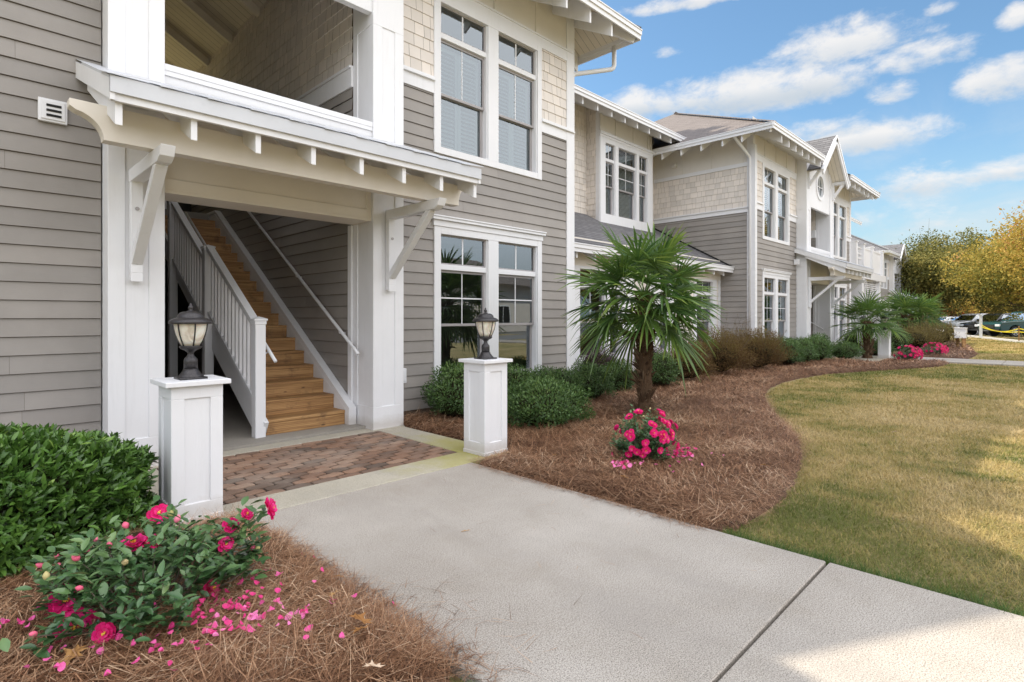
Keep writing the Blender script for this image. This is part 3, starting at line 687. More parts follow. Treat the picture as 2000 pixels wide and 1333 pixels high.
# ------------------------------------------------ recess between the wings
yr=9.27; zr0=2.77; ye=6.70
rz=lambda y: zr0+(y-ye)*.55
s=MB(); shakes(s,Tf(yr),B1,C0,rz(yr)-.02,7.35,[(12.3,14.95,0,9)]); s.build('shake_siding',M['cream'],BLD)
s=MB(); backing(s,Tf(yr),B1,C0,2.5,7.2); s.build('wall_sheathing',M['backing'],BLD)
bx0,bx1,yb=12.28,14.97,8.82
s=MB(); shakes(s,Tl(bx0),yb+.1,yr,rz(yb),7.1); s.build('shake_siding',M['cream'],BLD)
s=MB(); s.quad((bx0+.01,yb+.1,3.5),(bx0+.01,yr,3.5),(bx0+.01,yr,7),(bx0+.01,yb+.1,7)); s.box(bx1-.02,bx1,yb,yr,3.7,7); s.build('wall_sheathing',M['backing'],BLD)
s=MB(); s.box(bx0-.015,bx0+.02,yb,yb+.12,3.75,6.9); s.build('corner_board',M['white'],BLD)
s=MB(); s.box(bx0,bx1,yb,yb+.05,6.36,7.05)
for u in (bx0+.05,13.05,13.95,14.75,bx1-.05): s.box(u-.04,u+.04,yb-.02,yb,6.36,7.0)
s.build('frieze_panel',M['panel'],BLD)
window(BLD,yb,bx0,bx1,rz(yb)-.1,6.24,[(12.52,12.99),(13.15,14.09),(14.22,14.70)],4.17,4.95,5.70,6.11,(6.30,6.36),blind='blind')
# upper roof of the recess
m=MB(); ey,ez=8.05,6.72; rdy=12.6; zz=ez+(rdy-ey)*SL
m.quad((B1-1,ey,ez),(C0+1.5,ey,ez),(C0+1.5,rdy,zz),(B1-1,rdy,zz)); m.quad((B1-1,rdy,zz),(C0+1.5,rdy,zz),(C0+1.5,17.3,ez+.2),(B1-1,17.3,ez+.2))
r=m.build('roof',M['roof'],BLD)
m=MB(); m.quad((B1,ey,ez-.035),(B1,9.4,ez-.035+1.35*SL),(C0,9.4,ez-.035+1.35*SL),(C0-.1,ey,ez-.035)); m.build('soffit',M['soffit'],r)
_s=SL
tails_front(BLD,B1+.45,15.45,ey+.06,yr,ez,step=.60,h=.24)
gutter(BLD,[(B1,ey,ez+.03),(C0-.12,ey,ez+.03)])
# lower bump-out
m=MB(); m.quad((B1,ye,zr0),(C0,ye,zr0),(C0,yr,rz(yr)),(B1,yr,rz(yr)))
r=m.build('roof',M['roof'],BLD)
m=MB(); m.quad((B1,ye,zr0-.05),(B1,7.2,rz(7.2)-.05),(C0,7.2,rz(7.2)-.05),(C0,ye,zr0-.05)); m.build('soffit',M['soffit'],r)
m=MB(); m.prism([(ye,zr0+.006),(ye,zr0+.05),(yr,rz(yr)+.05),(yr,rz(yr)+.006)],C0-.05,C0-.018,'x'); m.build('step_flashing',M['hole'],r)
gutter(BLD,[(B1+.02,ye,zr0+.02),(C0-.03,ye,zr0+.02)])
for k in range(13):
    x=B1+.3+k*.61; m=MB(); m.prism([(ye+.06,zr0-.25),(ye+.06,zr0-.03),(7.1,rz(7.1)-.03),(7.1,rz(7.1)-.3)],x-.02,x+.02,'x'); m.build('rafter_tail',M['white'],BLD)
yl=7.1
gw=[(9.0,10.98,[(9.16,10.08),(10.24,10.70)]),(11.9,13.1,[(12.4,12.9)]),(14.2,15.6,[(14.35,15.35)])]
hs=[(a+.03,b-.03,.3,2.4) for a,b,_ in gw]
s=MB(); shakes(s,Tf(yl),B1,C0,.1,2.5,hs); s.build('shake_siding',M['cream'],BLD)
s=MB(); backing(s,Tf(yl),B1,C0,-.3,3.0,hs); s.build('wall_sheathing',M['backing'],BLD)
s=MB(); s.box(B1,C0,yl-.03,yl,2.42,3.0); s.build('frieze_board',M['cream_bounce_trim'],BLD)
for q0,q1 in ((B1,9.0),(10.98,11.2),(C0-.15,C0)):
    s=MB(); s.box(q0,q1,yl-.03,yl-.001,.0,2.42); s.build('corner_board',M['white'],BLD)
for a,b,c in gw: window(BLD,yl,a,b,.20,2.42,c,.5,1.25,2.05,2.36,None,blind='none')
# small things on the walls
m=MB(); m.box(.512,.706,6.105,6.14,3.012,3.206); m.box(.53,.69,6.095,6.105,3.03,3.19)
v=m.build('wall_vent',M['white_plain'],BLD,bevel=.003)
m=MB()
for k in range(3): m.box(.565,.665,6.09,6.0945,3.055+k*.042,3.075+k*.042)
m.build('vent_slot',M['hole'],v)
m=MB(); m.box(4.09,4.19,6.08,6.135,.49,.68); m.box(4.105,4.175,6.072,6.08,.51,.66); m.build('outlet_box',M['white_plain'],BLD,bevel=.004)
m=MB(); m.box(C0-.07,C0-.012,8.45,8.62,5.98,6.12); m.box(C0-.1,C0-.07,8.47,8.6,6.0,6.1); m.build('wall_vent',M['panel'],BLD,bevel=.01)
m=MB(); m.box(19.17,19.27,5.98,6.12,3.05,3.22); m.build('outlet_box',M['white_plain'],BLD)
# porch slab, threshold
m=MB(); m.box(CB-1.08,CB+1.08,5.99,16,-.1,.03); m.build('porch_slab',M['slab'],BLD)
m=MB(); m.box(CC-1.08,CC+1.08,5.99,16,-.1,.03); m.build('porch_slab',M['slab'],BLD)
# ------------------------------------------------ far balcony and link, then the far building as a shifted copy of the middle wing
m=MB(); ey,ez=8.05,6.72
m.quad((C1-.5,ey,ez),(36.5,ey,ez),(36.5,12.6,ez+4.55*SL),(C1-.5,12.6,ez+4.55*SL)); r=m.build('roof',M['roof'],BLD)
m=MB(); m.quad((C1,ey,ez-.05),(36.45,ey,ez-.05),(36.45,9.4,ez+.6),(C1,9.4,ez+.6)); m.build('soffit',M['soffit'],r)
gutter(BLD,[(C1+.1,ey,ez+.03),(36.5,ey,ez+.03)])
m=MB(); m.box(C1,35.9,9.27,9.4,0,7.1); m.build('link_wall',M['panel'],BLD)
m=MB(); m.box(26.1,31.3,5.95,9.27,3.10,3.28); m.box(26.1,31.35,5.90,5.97,3.0,3.30); bal=m.build('balcony',M['white_plain'],BLD)
for x in (26.15,27.35,28.9,30.9):
    m=MB(); m.box(x-.11,x+.11,5.92,6.14,3.28,4.45); m.box(x-.14,x+.14,5.89,6.17,4.45,4.49); m.build('balcony_post',M['white_plain'],bal)
m=MB(); m.box(27.46,28.79,6.0,6.04,3.36,4.28); m.box(29.01,30.79,6.0,6.04,3.36,4.28); m.box(27.46,30.79,5.98,6.07,4.28,4.36)
m.build('privacy_panel',M['white_plain'],bal)
m=MB()
for k in range(5): m.box(26.4+k*.2,26.46+k*.2,6.0,6.04,3.3,4.3)
for z in (3.35,3.8,4.0,4.25): m.box(26.26,27.24,5.99,6.05,z,z+.05)
m.build('lattice',M['white_plain'],bal)
for x in (27.25,30.35):
    m=MB(); m.box(x-.17,x+.17,5.95,6.55,0,3.0); m.box(x-.2,x+.2,5.92,6.58,2.85,3.0); m.build('porch_post',M['white_plain'],BLD)
m=MB()
for k in range(8): m.box(27.45,30.2,6.05,6.09,2.22+k*.085,2.26+k*.085)
for x in (27.5,28.3,29.4,30.15): m.box(x-.04,x+.04,6.03,6.11,2.18,2.92)
m.box(27.45,30.2,6.02,6.12,2.15,2.2); m.build('louvre_panel',M['white_plain'],BLD)
m=MB(); m.box(C1,36,8.4,8.45,1.9,2.05); 
for k in range(6): m.box(C1,36,8.4,8.45,2.1+k*.1,2.15+k*.1)
m.build('louvre_panel',M['white_plain'],BLD)
m=MB(); m.box(C1,36,9.2,9.26,0,2.2); m.build('porch_back_wall',M['cream'],BLD)
# far building
FB=thing('apartment_building',(BLD.location[0]+35.0,BLD.location[1]+3.9,0),'pale far apartment building at the end of the row, behind the palms','building')
for ch in list(BLD.children):
    if ch.type!='MESH' or not len(ch.data.vertices): continue
    xs=[v.co.x for v in ch.data.vertices]; cxm=(min(xs)+max(xs))/2+BLD.location[0]
    if 14.6<cxm<27.2 and max(xs)-min(xs)<13 and 'link' not in ch.name and 'balcony' not in ch.name and 'louvre' not in ch.name and 'porch' not in ch.name and ch.name.split('.')[0] not in ('staircase',):
        if min(xs)+BLD.location[0]<14.9 and 'roof' not in ch.name and 'rafter' not in ch.name and 'gutter' not in ch.name: continue
        cc=copy_tree(ch,FB)
        if 'roof' in ch.name:
            for q in [cc]+list(cc.children):
                if q.data.materials[0]==M['roof_brown']: q.data=q.data.copy(); q.data.materials[0]=M['roof']
m=MB(); m.box(61.0,62.3,9.3,9.4,3.3,4.3)
for x in (61.0,61.5,62.3): m.box(x-.1,x+.1,9.25,9.45,3.2,4.4)
m.box(60.9,62.4,9.2,12,3.1,3.3); m.build('balcony',M['white_plain'],FB)

# ------------------------------------------------ lamps on pedestals
def pedestal(x,y,label):
    t=thing('pedestal_lamp',(x,y,0),label,'lamp','lamps on white pedestals beside the entry walks')
    h=.155; m=MB(); m.box(x-h+.012,x+h-.012,y-h+.012,y+h-.012,-.1,.87)
    for z0,z1 in ((-.1,.125),(.815,.90)): m.box(x-h,x+h,y-h,y+h,z0,z1)
    for sx in (-1,1):
        for sy in (-1,1): m.box(x+sx*h,x+sx*(h-.078),y+sy*h,y+sy*(h-.078),.125,.815)
    m.box(x-h-.006,x+h+.006,y-h-.006,y+h+.006,-.1,.035)
    m.build('pedestal',M['white'],t,bevel=.003)
    m=MB(); m.box(x-.195,x+.195,y-.195,y+.195,.90,.932); m.build('cap',M['white'],t,bevel=.003)
    z=.932
    m=MB(); m.box(x-.082,x+.082,y-.082,y+.082,z,z+.014)
    flut=lambda n,a: (lambda th: 1+a*math.cos(n*th))
    m.lathe([(.078,.012),(.076,.02),(.062,.035),(.05,.052),(.043,.07)],x,y,z,48,flut(20,.035)); m.lathe([(.0415,.068),(.041,.13),(.036,.14),(.022,.155),(.018,.17),(.021,.18),(.034,.192),(.06,.205),(.066,.214),(.07,.22),(.06,.224)],x,y,z,28)
    b=m.build('lamp_base',M['bronze'],t,smooth=False)
    for p in b.data.polygons: p.use_smooth=len(p.vertices)==4 and abs(p.normal.z)<.95
    gp=[(.055,.225),(.072,.26),(.087,.30),(.096,.34),(.100,.375),(.100,.385)]
    m=MB(); m.lathe(gp,x,y,z,32); g=m.build('lamp_glass',M['alabaster'],t,smooth=True)
    m=MB()
    for k in range(6):
        th=PI/6+k*PI/3; m.tube([(x+(r+.003)*math.cos(th),y+(r+.003)*math.sin(th),z+zz) for r,zz in gp],.0045,6)
    m.build('glass_rib',M['bronze'],t,smooth=True)
    m=MB(); m.lathe([(.10,.375),(.126,.373),(.131,.378),(.130,.388),(.122,.399),(.104,.409),(.084,.415),(.081,.423),(.077,.434),(.063,.448),(.045,.456),(.03,.456),(.016,.462),(.011,.468),(.013,.474),(.0165,.482),(.013,.492),(.008,.497),(.010,.501),(.007,.508),(.001,.516)],x,y,z,40)
    c=m.build('lamp_roof',M['bronze'],t)
    for p in c.data.polygons: p.use_smooth=len(p.vertices)==4
    return t
pedestal(1.145,4.205,'larger looking pedestal lamp left of the brick paving, beside the glossy hedge')
pedestal(3.775,4.105,'pedestal lamp at the right corner of the brick paving, before the window')
pedestal(22.7,4.95,'distant pedestal lamp half hidden behind the trunk of the short palm by the second entry')
pedestal(21.66,4.12,'distant pedestal lamp just right of the short stout palm, by the far walk')

# ------------------------------------------------ ground
def sheet(name,x0,x1,y0,y1,z,m,nx=2,ny=2,fz=None,kind='structure',mask=None):
    xs=np.linspace(x0,x1,nx); ys=np.linspace(y0,y1,ny); X,Y=np.meshgrid(xs,ys); Z=np.full_like(X,z) if fz is None else fz(X,Y)
    V=np.stack([X,Y,Z],-1).reshape(-1,3); i=np.arange(nx*ny).reshape(ny,nx)
    F=np.stack([i[:-1,:-1],i[:-1,1:],i[1:,1:],i[1:,:-1]],-1).reshape(-1,4)
    o=link_mesh(name,V,F,m); tag(o,kind=kind); return o
g=sheet('ground',-300,500,-300,300,-.05,M['lawn'],3,3)
wk=[(1.385,3.405),(20.6,22.5)]
def slab(name,polys,m,z0=-.12,z1=.0,bev=.006):
    b=MB()
    for p in polys: b.box(*p,z0,z1)
    o=b.build(name,m,None,bevel=bev); return tag(o,kind='structure')
slab('walkway',[(1.385,3.405,.92,3.895),(1.385,3.405,-1.1,.905),(1.385,3.405,-4,-1.112),(1.385,3.405,-8,-4.012)],M['concrete'])
slab('far_walkway',[(21.2,23.1,-12+k*2.2,-9.815+k*2.2) for k in range(7)],M['concrete'],-.12,.0)
slab('paving_border',[(.93,3.93,3.905,4.275),(.93,1.285,4.285,5.76),(3.575,3.93,4.285,5.76),(1.0,3.96,5.77,5.98),(.6,.99,5.5,5.98)],M['border'],-.1,.002)
slab('second_paving',[(19.5,23.1,3.6,5.98)],M['border'],-.1,.002)
# interlocking pavers: stretched hexagon-edged blocks, modelled one by one in one mesh
b=MB(); b.box(1.29,3.57,4.28,5.765,-.05,-.014); pj=b.build('paver_joints',M['paverjoint']); tag(pj,kind='structure')
b=MB(); L=.222; W=.108
rows=int(1.5/W)+2
for j in range(rows):
    for i in range(-1,12):
        cx=1.29+(i+.5*(j%2))*L; cy=4.28+(j+.5)*W
        g_=.0065; a=L/2-g_; h=W/2-g_; k=.026
        poly=[(-a+k,-h),(-k*.2,-h-.0*k),(a-k,-h),(a+k*.0,0-.0),(a-k,h),(-a+k,h),(-a,0)]
        poly=[(-a,-h+k),(-a*.45,-h-k*.35+.006),(a*.45,-h+k*.9),(a,-h+k*.2),(a,h-k*.0),(a*.45,h-k*.1+.004),(-a*.45,h-k*.9+.004),(-a,h-.0)]
        poly=[(-a,-h*.35),(-a*.5,-h-.010),(a*.5,-h+.012),(a,-h*.6),(a,h*.35),(a*.5,h+.010),(-a*.5,h-.012),(-a,h*.6)]
        pts=[(min(max(cx+x,1.292),3.568),min(max(cy+y,4.282),5.763)) for x,y in poly]
        ar=abs(sum(pts[q][0]*pts[(q+1)%8][1]-pts[(q+1)%8][0]*pts[q][1] for q in range(8)))/2
        if ar<.002: continue
        b.cr=RS.rand(); z=RS.uniform(-.003,.002); tx,ty=RS.uniform(-.01,.01,2)
        c=np.mean(pts,0); n=8
        top=[(c[0]+(x-c[0])*.93,c[1]+(y-c[1])*.88,z+tx*(x-c[0])+ty*(y-c[1])) for x,y in pts]; mid=[(x,y,z-.005) for x,y in pts]; bot=[(x,y,-.03) for x,y in pts]
        base=len(b.v); b.v+=top+mid+bot; b.r+=[b.cr]*24
        b.f.append(tuple(base+q for q in range(8)))
        for q in range(8):
            w=(q+1)%8; b.f.append((base+8+q,base+8+w,base+w,base+q)); b.f.append((base+16+q,base+16+w,base+8+w,base+8+q))
o=b.build('brick_paving',M['paver']); tag(o,kind='structure')
# planting beds (outline follows the photo's curved edge)
bedR=[(3.42,3.86),(3.44,3.15),(3.44,2.5),(3.42,1.9),(3.44,1.62),(3.75,1.53),(4.1,1.50),(4.6,1.55),(5.0,1.62),(5.55,1.74),(6.04,1.88),(6.7,2.1),(7.37,2.45),(8.1,2.85),(8.9,3.22),(9.6,3.55),(10.4,3.84),(11.3,4.08),(12.3,4.2),(13.6,4.22),(14.9,4.1),(15.8,3.85),(16.7,3.48),(17.8,3.02),(18.7,2.7),(19.5,2.45),(20.4,2.35),(21.15,2.4),(21.15,3.9),(19.48,3.92),(19.48,6.2),(15.9,6.3),(15.9,7.2),(7.72,7.2),(7.72,6.2),(3.97,6.2),(3.97,4.3),(3.94,3.88)]
bedL=[(1.37,3.9),(1.38,3.2),(1.38,2.4),(1.375,1.95),(1.36,1.68),(1.1,1.5),(.6,1.42),(0,1.4),(-1,1.5),(-3,1.8),(-3,6.2),(.9,6.2),(.9,3.9)]
bed3=[(23.12,4.0),(23.12,2.2),(23.5,2.3),(25,2.15),(27,2.2),(29,2.5),(32,2.8),(36,3.4),(40,4.2),(40,9.2),(26,6.4),(22.5,6.0)]
def inside(px,py,poly):
    px=np.asarray(px);py=np.asarray(py); c=np.zeros(px.shape,bool); n=len(poly)
    for i in range(n):
        x0,y0=poly[i];x1,y1=poly[(i+1)%n]
        if y0==y1: continue
        k=((y0>py)!=(y1>py))&(px<(x1-x0)*(py-y0)/(y1-y0)+x0); c^=k
    return c
def edist(px,py,poly):
    d=np.full(np.shape(px),1e9); n=len(poly)
    for i in range(n):
        a=np.array(poly[i]);b_=np.array(poly[(i+1)%n]); ab=b_-a; t=np.clip(((px-a[0])*ab[0]+(py-a[1])*ab[1])/max(ab@ab,1e-9),0,1)
        d=np.minimum(d,np.hypot(px-a[0]-t*ab[0],py-a[1]-t*ab[1]))
    return d
_oct=[(RS.uniform(-1,1,2)*f,RS.rand()*6.28,1/f) for f in (1.5,2.3,3.7,5.9,9,14,21,33) for _ in range(3)]
def fbm(X,Y,s=1.0):
    z=0
    for k,p,a in _oct: z=z+a*np.sin((k[0]*X+k[1]*Y)*s+p)
    return z*.35
_vg=RS.uniform(-1,1,(4,64,64))
def vn(X,Y,k=0):
    x0=np.floor(X).astype(int);y0=np.floor(Y).astype(int);fx=X-x0;fy=Y-y0;fx=fx*fx*(3-2*fx);fy=fy*fy*(3-2*fy);G=_vg[k%4]
    g=lambda i,j:G[(x0+i)%64,(y0+j)%64]
    return (g(0,0)*(1-fx)+g(1,0)*fx)*(1-fy)+(g(0,1)*(1-fx)+g(1,1)*fx)*fy
def bedz(X,Y,poly,h): 
    d=edist(X,Y,poly); return h*np.clip(d/.22,0,1)**.6+(.022*fbm(X*3,Y*3)+.012*fbm(X*11,Y*11))*np.clip(d/.1,0,1)-.004
def bed(name,poly,step,h):
    xs=[p[0] for p in poly];ys=[p[1] for p in poly]
    gx=np.arange(min(xs)-step,max(xs)+step,step); gy=np.arange(min(ys)-step,max(ys)+step,step)
    X,Y=np.meshgrid(gx,gy); ins=inside(X,Y,poly); Z=np.where(ins,bedz(X,Y,poly,h),-.06)
    i=np.arange(X.size).reshape(X.shape); F=np.stack([i[:-1,:-1],i[:-1,1:],i[1:,1:],i[1:,:-1]],-1).reshape(-1,4)
    k=ins.ravel()[F].any(1); F=F[k]; used=np.unique(F); mp=-np.ones(X.size,int); mp[used]=np.arange(len(used))
    V=np.stack([X.ravel(),Y.ravel(),Z.ravel()],-1)[used]; o=link_mesh(name,V,mp[F],M['strawbed'],smooth=True); tag(o,kind='structure'); return o
bed('planting_bed',bedR,.06,.05); bed('planting_bed',bedL,.04,.09); bed('planting_bed',bed3,.15,.04)
CAM=np.array((0,0,1.35)); FW=np.array((.7112,.7030)); RT=np.array((.7030,-.7112))
def infov(X,Y,mar=.15):
    d=X*FW[0]+Y*FW[1]; l=X*RT[0]+Y*RT[1]; return (d>.5)&(np.abs(l)<d*(.924+mar)+.4)
def blades(name,P,D,L,W,m,rnd,bend=.3,seg=2,up=None,kind='stuff',parent=None):
    """narrow curved strips. P base, D unit direction, L length, W width"""
    n=len(P); D=D/np.linalg.norm(D,axis=1,keepdims=True); S=np.cross(D,(0,0,1.)); S/=np.maximum(np.linalg.norm(S,axis=1,keepdims=True),1e-6)
    B=np.cross(S,D); V=[]
    for k in range(seg+1):
        t=k/seg; c=P+D*(L*t)[:,None]+ (B*bend_arr(bend,n)[:,None] if up is None else up*bend_arr(bend,n)[:,None])*(L*t*t)[:,None]
        w=(W*(1-t*.75) if k else W)[:,None]*.5
        V.append(c-S*w); V.append(c+S*w)
    V=np.stack(V,1).reshape(-1,3); k=2*(seg+1); base=np.arange(n)[:,None]*k
    F=np.concatenate([base+np.array([2*j,2*j+1,2*j+3,2*j+2]) for j in range(seg)],0).reshape(-1,4)
    o=link_mesh(name,V,F,m,parent,rnd=np.repeat(rnd,k))
    if kind: tag(o,kind=kind)
    return o
def bend_arr(b,n): return b if hasattr(b,'__len__') else np.full(n,b)
def scatter(poly,n,near=2.0):
    """random points in a polygon, denser near the camera, only where it can be seen"""
    xs=[p[0] for p in poly];ys=[p[1] for p in poly]; out=[]
    tot=0
    while tot<n:
        X=RS.uniform(min(xs),max(xs),200000);Y=RS.uniform(min(ys),max(ys),200000)
        r=np.hypot(X,Y); k=inside(X,Y,poly)&infov(X,Y)&(RS.rand(200000)<np.minimum(1,(near/r)**1.6))
        out.append(np.stack([X[k],Y[k]],1)); tot+=k.sum()
    return np.concatenate(out)[:n]
def straw(poly,n,h,near,lmin,lmax,wide=.0022):
    P2=scatter(poly,n,near); Z=bedz(P2[:,0],P2[:,1],poly,h); r=np.hypot(P2[:,0],P2[:,1])
    th=5.5*fbm(P2[:,0]*1.3+3,P2[:,1]*1.3)+RS.normal(0,.85,n); el=RS.normal(.08,.22,n); P=np.column_stack([P2,Z+RS.uniform(-.006,.034,n)])
    D=np.column_stack([np.cos(th)*np.cos(el),np.sin(th)*np.cos(el),np.sin(el)]); L=RS.uniform(lmin,lmax,n); W=np.maximum(wide,.00062*r)*RS.uniform(.6,1.4,n)
    P=P-D*(L*.5)[:,None]; P[:,2]=np.maximum(P[:,2],Z-.01)
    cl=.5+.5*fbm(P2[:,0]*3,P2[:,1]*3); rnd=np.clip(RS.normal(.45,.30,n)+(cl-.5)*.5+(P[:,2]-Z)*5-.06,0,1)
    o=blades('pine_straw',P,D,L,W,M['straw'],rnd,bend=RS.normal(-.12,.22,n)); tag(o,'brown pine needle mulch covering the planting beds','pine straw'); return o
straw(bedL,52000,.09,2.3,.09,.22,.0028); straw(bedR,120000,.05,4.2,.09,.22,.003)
straw(bed3,12000,.04,22,.15,.35,.008)
# needles strayed over the concrete edge
def stray(x0,x1,y0,y1,n):
    P=np.column_stack([RS.uniform(x0,x1,n),RS.uniform(y0,y1,n),RS.uniform(.003,.012,n)]); th=RS.uniform(0,2*PI,n)
    return P,np.column_stack([np.cos(th),np.sin(th),RS.uniform(0,.15,n)])
Ps=[];Ds=[]
for a in ((1.37,1.47,1.5,3.5,900),(3.33,3.43,1.6,3.8,800),(1.4,1.75,1.4,2.4,60),(2.0,3.3,1.0,3.8,25),(3.4,3.9,3.7,3.95,260)):
    p,d=stray(*a); Ps.append(p);Ds.append(d)
P=np.concatenate(Ps);D=np.concatenate(Ds);n=len(P)
for i in range(3,26):
    a=np.array(bedR[i]);b_=np.array(bedR[i+1]); d=b_-a; ln=np.hypot(*d)
    if ln<.01: continue
    k=int(330*ln); t_=RS.rand(k); off=RS.normal(0,.05,k)+.03*vn(t_*ln*3+i*7,t_*0+.5,1); q=a+t_[:,None]*d+off[:,None]*np.array((d[1],-d[0]))/ln; th=RS.uniform(0,2*PI,k)
    P=np.concatenate([P,np.column_stack([q,RS.uniform(.0,.04,k)])]); D=np.concatenate([D,np.column_stack([np.cos(th),np.sin(th),RS.normal(0.1,.2,k)])])
n=len(P)
o=blades('pine_straw',P,D,RS.uniform(.05,.15,n),np.full(n,.0025),M['straw'],RS.rand(n),bend=RS.normal(0,.15,n)); tag(o,'pine needles strayed onto the concrete walk','pine straw')
# lawn
lawnp=[(3.43,1.58),(3.43,-8),(90,-40),(90,6),(40.2,4),(36,3.3),(29,2.4),(25,2.05),(23.12,2.2),(23.12,-8),(21.18,-8),(21.18,2.3),(19.5,2.4),(18.7,2.65),(16.7,3.43),(14.9,4.05),(12.3,4.15),(10.4,3.8),(8.9,3.18),(7.37,2.42),(6.04,1.84),(5,1.58),(4.1,1.47)]
def lawn(poly,n,near,hl,name,m,wmul=1.0,zc=0):
    P2=scatter(poly,n,near); r=np.hypot(P2[:,0],P2[:,1]); th=RS.uniform(0,2*PI,n); el=np.radians(RS.uniform(8,68,n))
    D=np.column_stack([np.cos(th)*np.cos(el),np.sin(th)*np.cos(el),np.sin(el)]); L=RS.uniform(*hl,n)*(1+.02*r); W=np.maximum(.0028,.0007*r)*wmul*RS.uniform(.7,1.4,n)
    c=vn(P2[:,0]*.55,P2[:,1]*.55,1)*.8+vn(P2[:,0]*1.9,P2[:,1]*1.9,2)*.7+vn(P2[:,0]*6,P2[:,1]*6,3)*.5; rnd=np.clip(.50+c*.52+RS.normal(0,.19,n),0,1)
    # greener along the near walk edge
    e=np.exp(-np.abs(P2[:,0]-3.6)/.5)*(P2[:,1]<1.7); rnd=np.clip(rnd-e*.25,0,1)
    P=np.column_stack([P2,np.full(n,-.05+.0)]); up=np.tile((0,0,-1.),(n,1))
    o=blades(name,P,D,L,W,m,rnd,bend=RS.uniform(0,.5,n),up=up); return o
o=lawn(lawnp,330000,4.8,(.022,.052),'lawn_grass',M['grass']); tag(o,'patchy tan and green lawn right of the walk','grass')
edge=[(3.41,1.5),(3.41,-1),(3.50,-1),(3.50,1.5)]
o=lawn(edge,5000,4,(.05,.10),'edge_grass',M['tuft']); tag(o,'greener grass fringe along the right edge of the concrete walk','grass')
o=lawn([(.2,1.5),(1.36,1.6),(1.40,1.2),(.2,1.1)],9000,4,(.04,.09),'corner_grass',M['tuft']); tag(o,'small green grass patch by the left edge of the concrete walk','grass')
# ------------------------------------------------ leaves
PROF={'simple':[(0,0,0),(.5,1,.25),(1,0,0)],'ovate':[(0,0,0),(.18,.62,.12),(.45,1,.2),(.75,.72,.12),(1,0,-.05)]}
def leafmesh(name,P,D,N,L,W,m,parent,rnd,prof='simple',curl=0.0):
    """folded leaves: P base, D direction, N leaf normal"""
    n=len(P); D=D/np.linalg.norm(D,axis=1,keepdims=True); S=np.cross(D,N); S/=np.maximum(np.linalg.norm(S,axis=1,keepdims=True),1e-6); N=np.cross(S,D)
    pr=PROF[prof]; V=[];k=0; idx=[]
    for t,w,h in pr:
        c=P+D*(L*t)[:,None]-N*(L*curl*t*t)[:,None]
        if w==0: V.append(c); idx.append((k,)); k+=1
        else:
            V+= [c-S*(W*w*.5)[:,None]+N*(W*h)[:,None], c, c+S*(W*w*.5)[:,None]+N*(W*h)[:,None]]; idx.append((k,k+1,k+2)); k+=3
    F3=[]
    for a,b in zip(idx[:-1],idx[1:]):
        if len(a)==1: F3+=[(a[0],b[1],b[0],b[0]),(a[0],b[2],b[1],b[1])]
        elif len(b)==1: F3+=[(a[0],a[1],b[0],b[0]),(a[1],a[2],b[0],b[0])]
        else: F3+=[(a[0],a[1],b[1],b[0]),(a[1],a[2],b[2],b[1])]
    V=np.stack(V,1).reshape(-1,3); base=(np.arange(n)*k)[:,None]
    T=[]
    for f in F3:
        if f[2]==f[3]: T.append(base+np.array(f[:3]))
        else: T.append(base+np.array((f[0],f[1],f[2]))); T.append(base+np.array((f[0],f[2],f[3])))
    F=np.concatenate(T,0); return link_mesh(name,V,F,m,parent,rnd=np.repeat(rnd,k))
def unit(n):
    v=RS.normal(0,1,(n,3)); return v/np.linalg.norm(v,axis=1,keepdims=True)
def ellip(n,r,shell=.55,lump=.12,zlow=-.35,seed=0):
    u=unit(n*2); u=u[u[:,2]>zlow][:n]; n=len(u)
    lf=1+lump*(np.sin(u[:,0]*5+seed)*np.sin(u[:,1]*4+seed*2)+.8*np.sin(u[:,2]*7+seed*3+u[:,0]*3)+.5*np.sin(u[:,0]*13+seed)*np.sin(u[:,1]*11+u[:,2]*9))
    q=RS.uniform(shell,1,n)**.6; return u,u*(q*lf)[:,None]*np.array(r)
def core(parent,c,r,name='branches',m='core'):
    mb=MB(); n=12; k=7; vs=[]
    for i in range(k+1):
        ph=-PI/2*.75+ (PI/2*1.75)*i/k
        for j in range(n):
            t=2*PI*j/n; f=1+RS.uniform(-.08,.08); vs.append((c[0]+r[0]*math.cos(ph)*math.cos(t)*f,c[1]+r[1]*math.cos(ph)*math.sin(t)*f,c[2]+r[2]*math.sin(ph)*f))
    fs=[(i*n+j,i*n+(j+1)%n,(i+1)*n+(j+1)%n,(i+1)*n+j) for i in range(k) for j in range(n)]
    mb.add(vs,fs); return mb.build(name,M[m],parent)
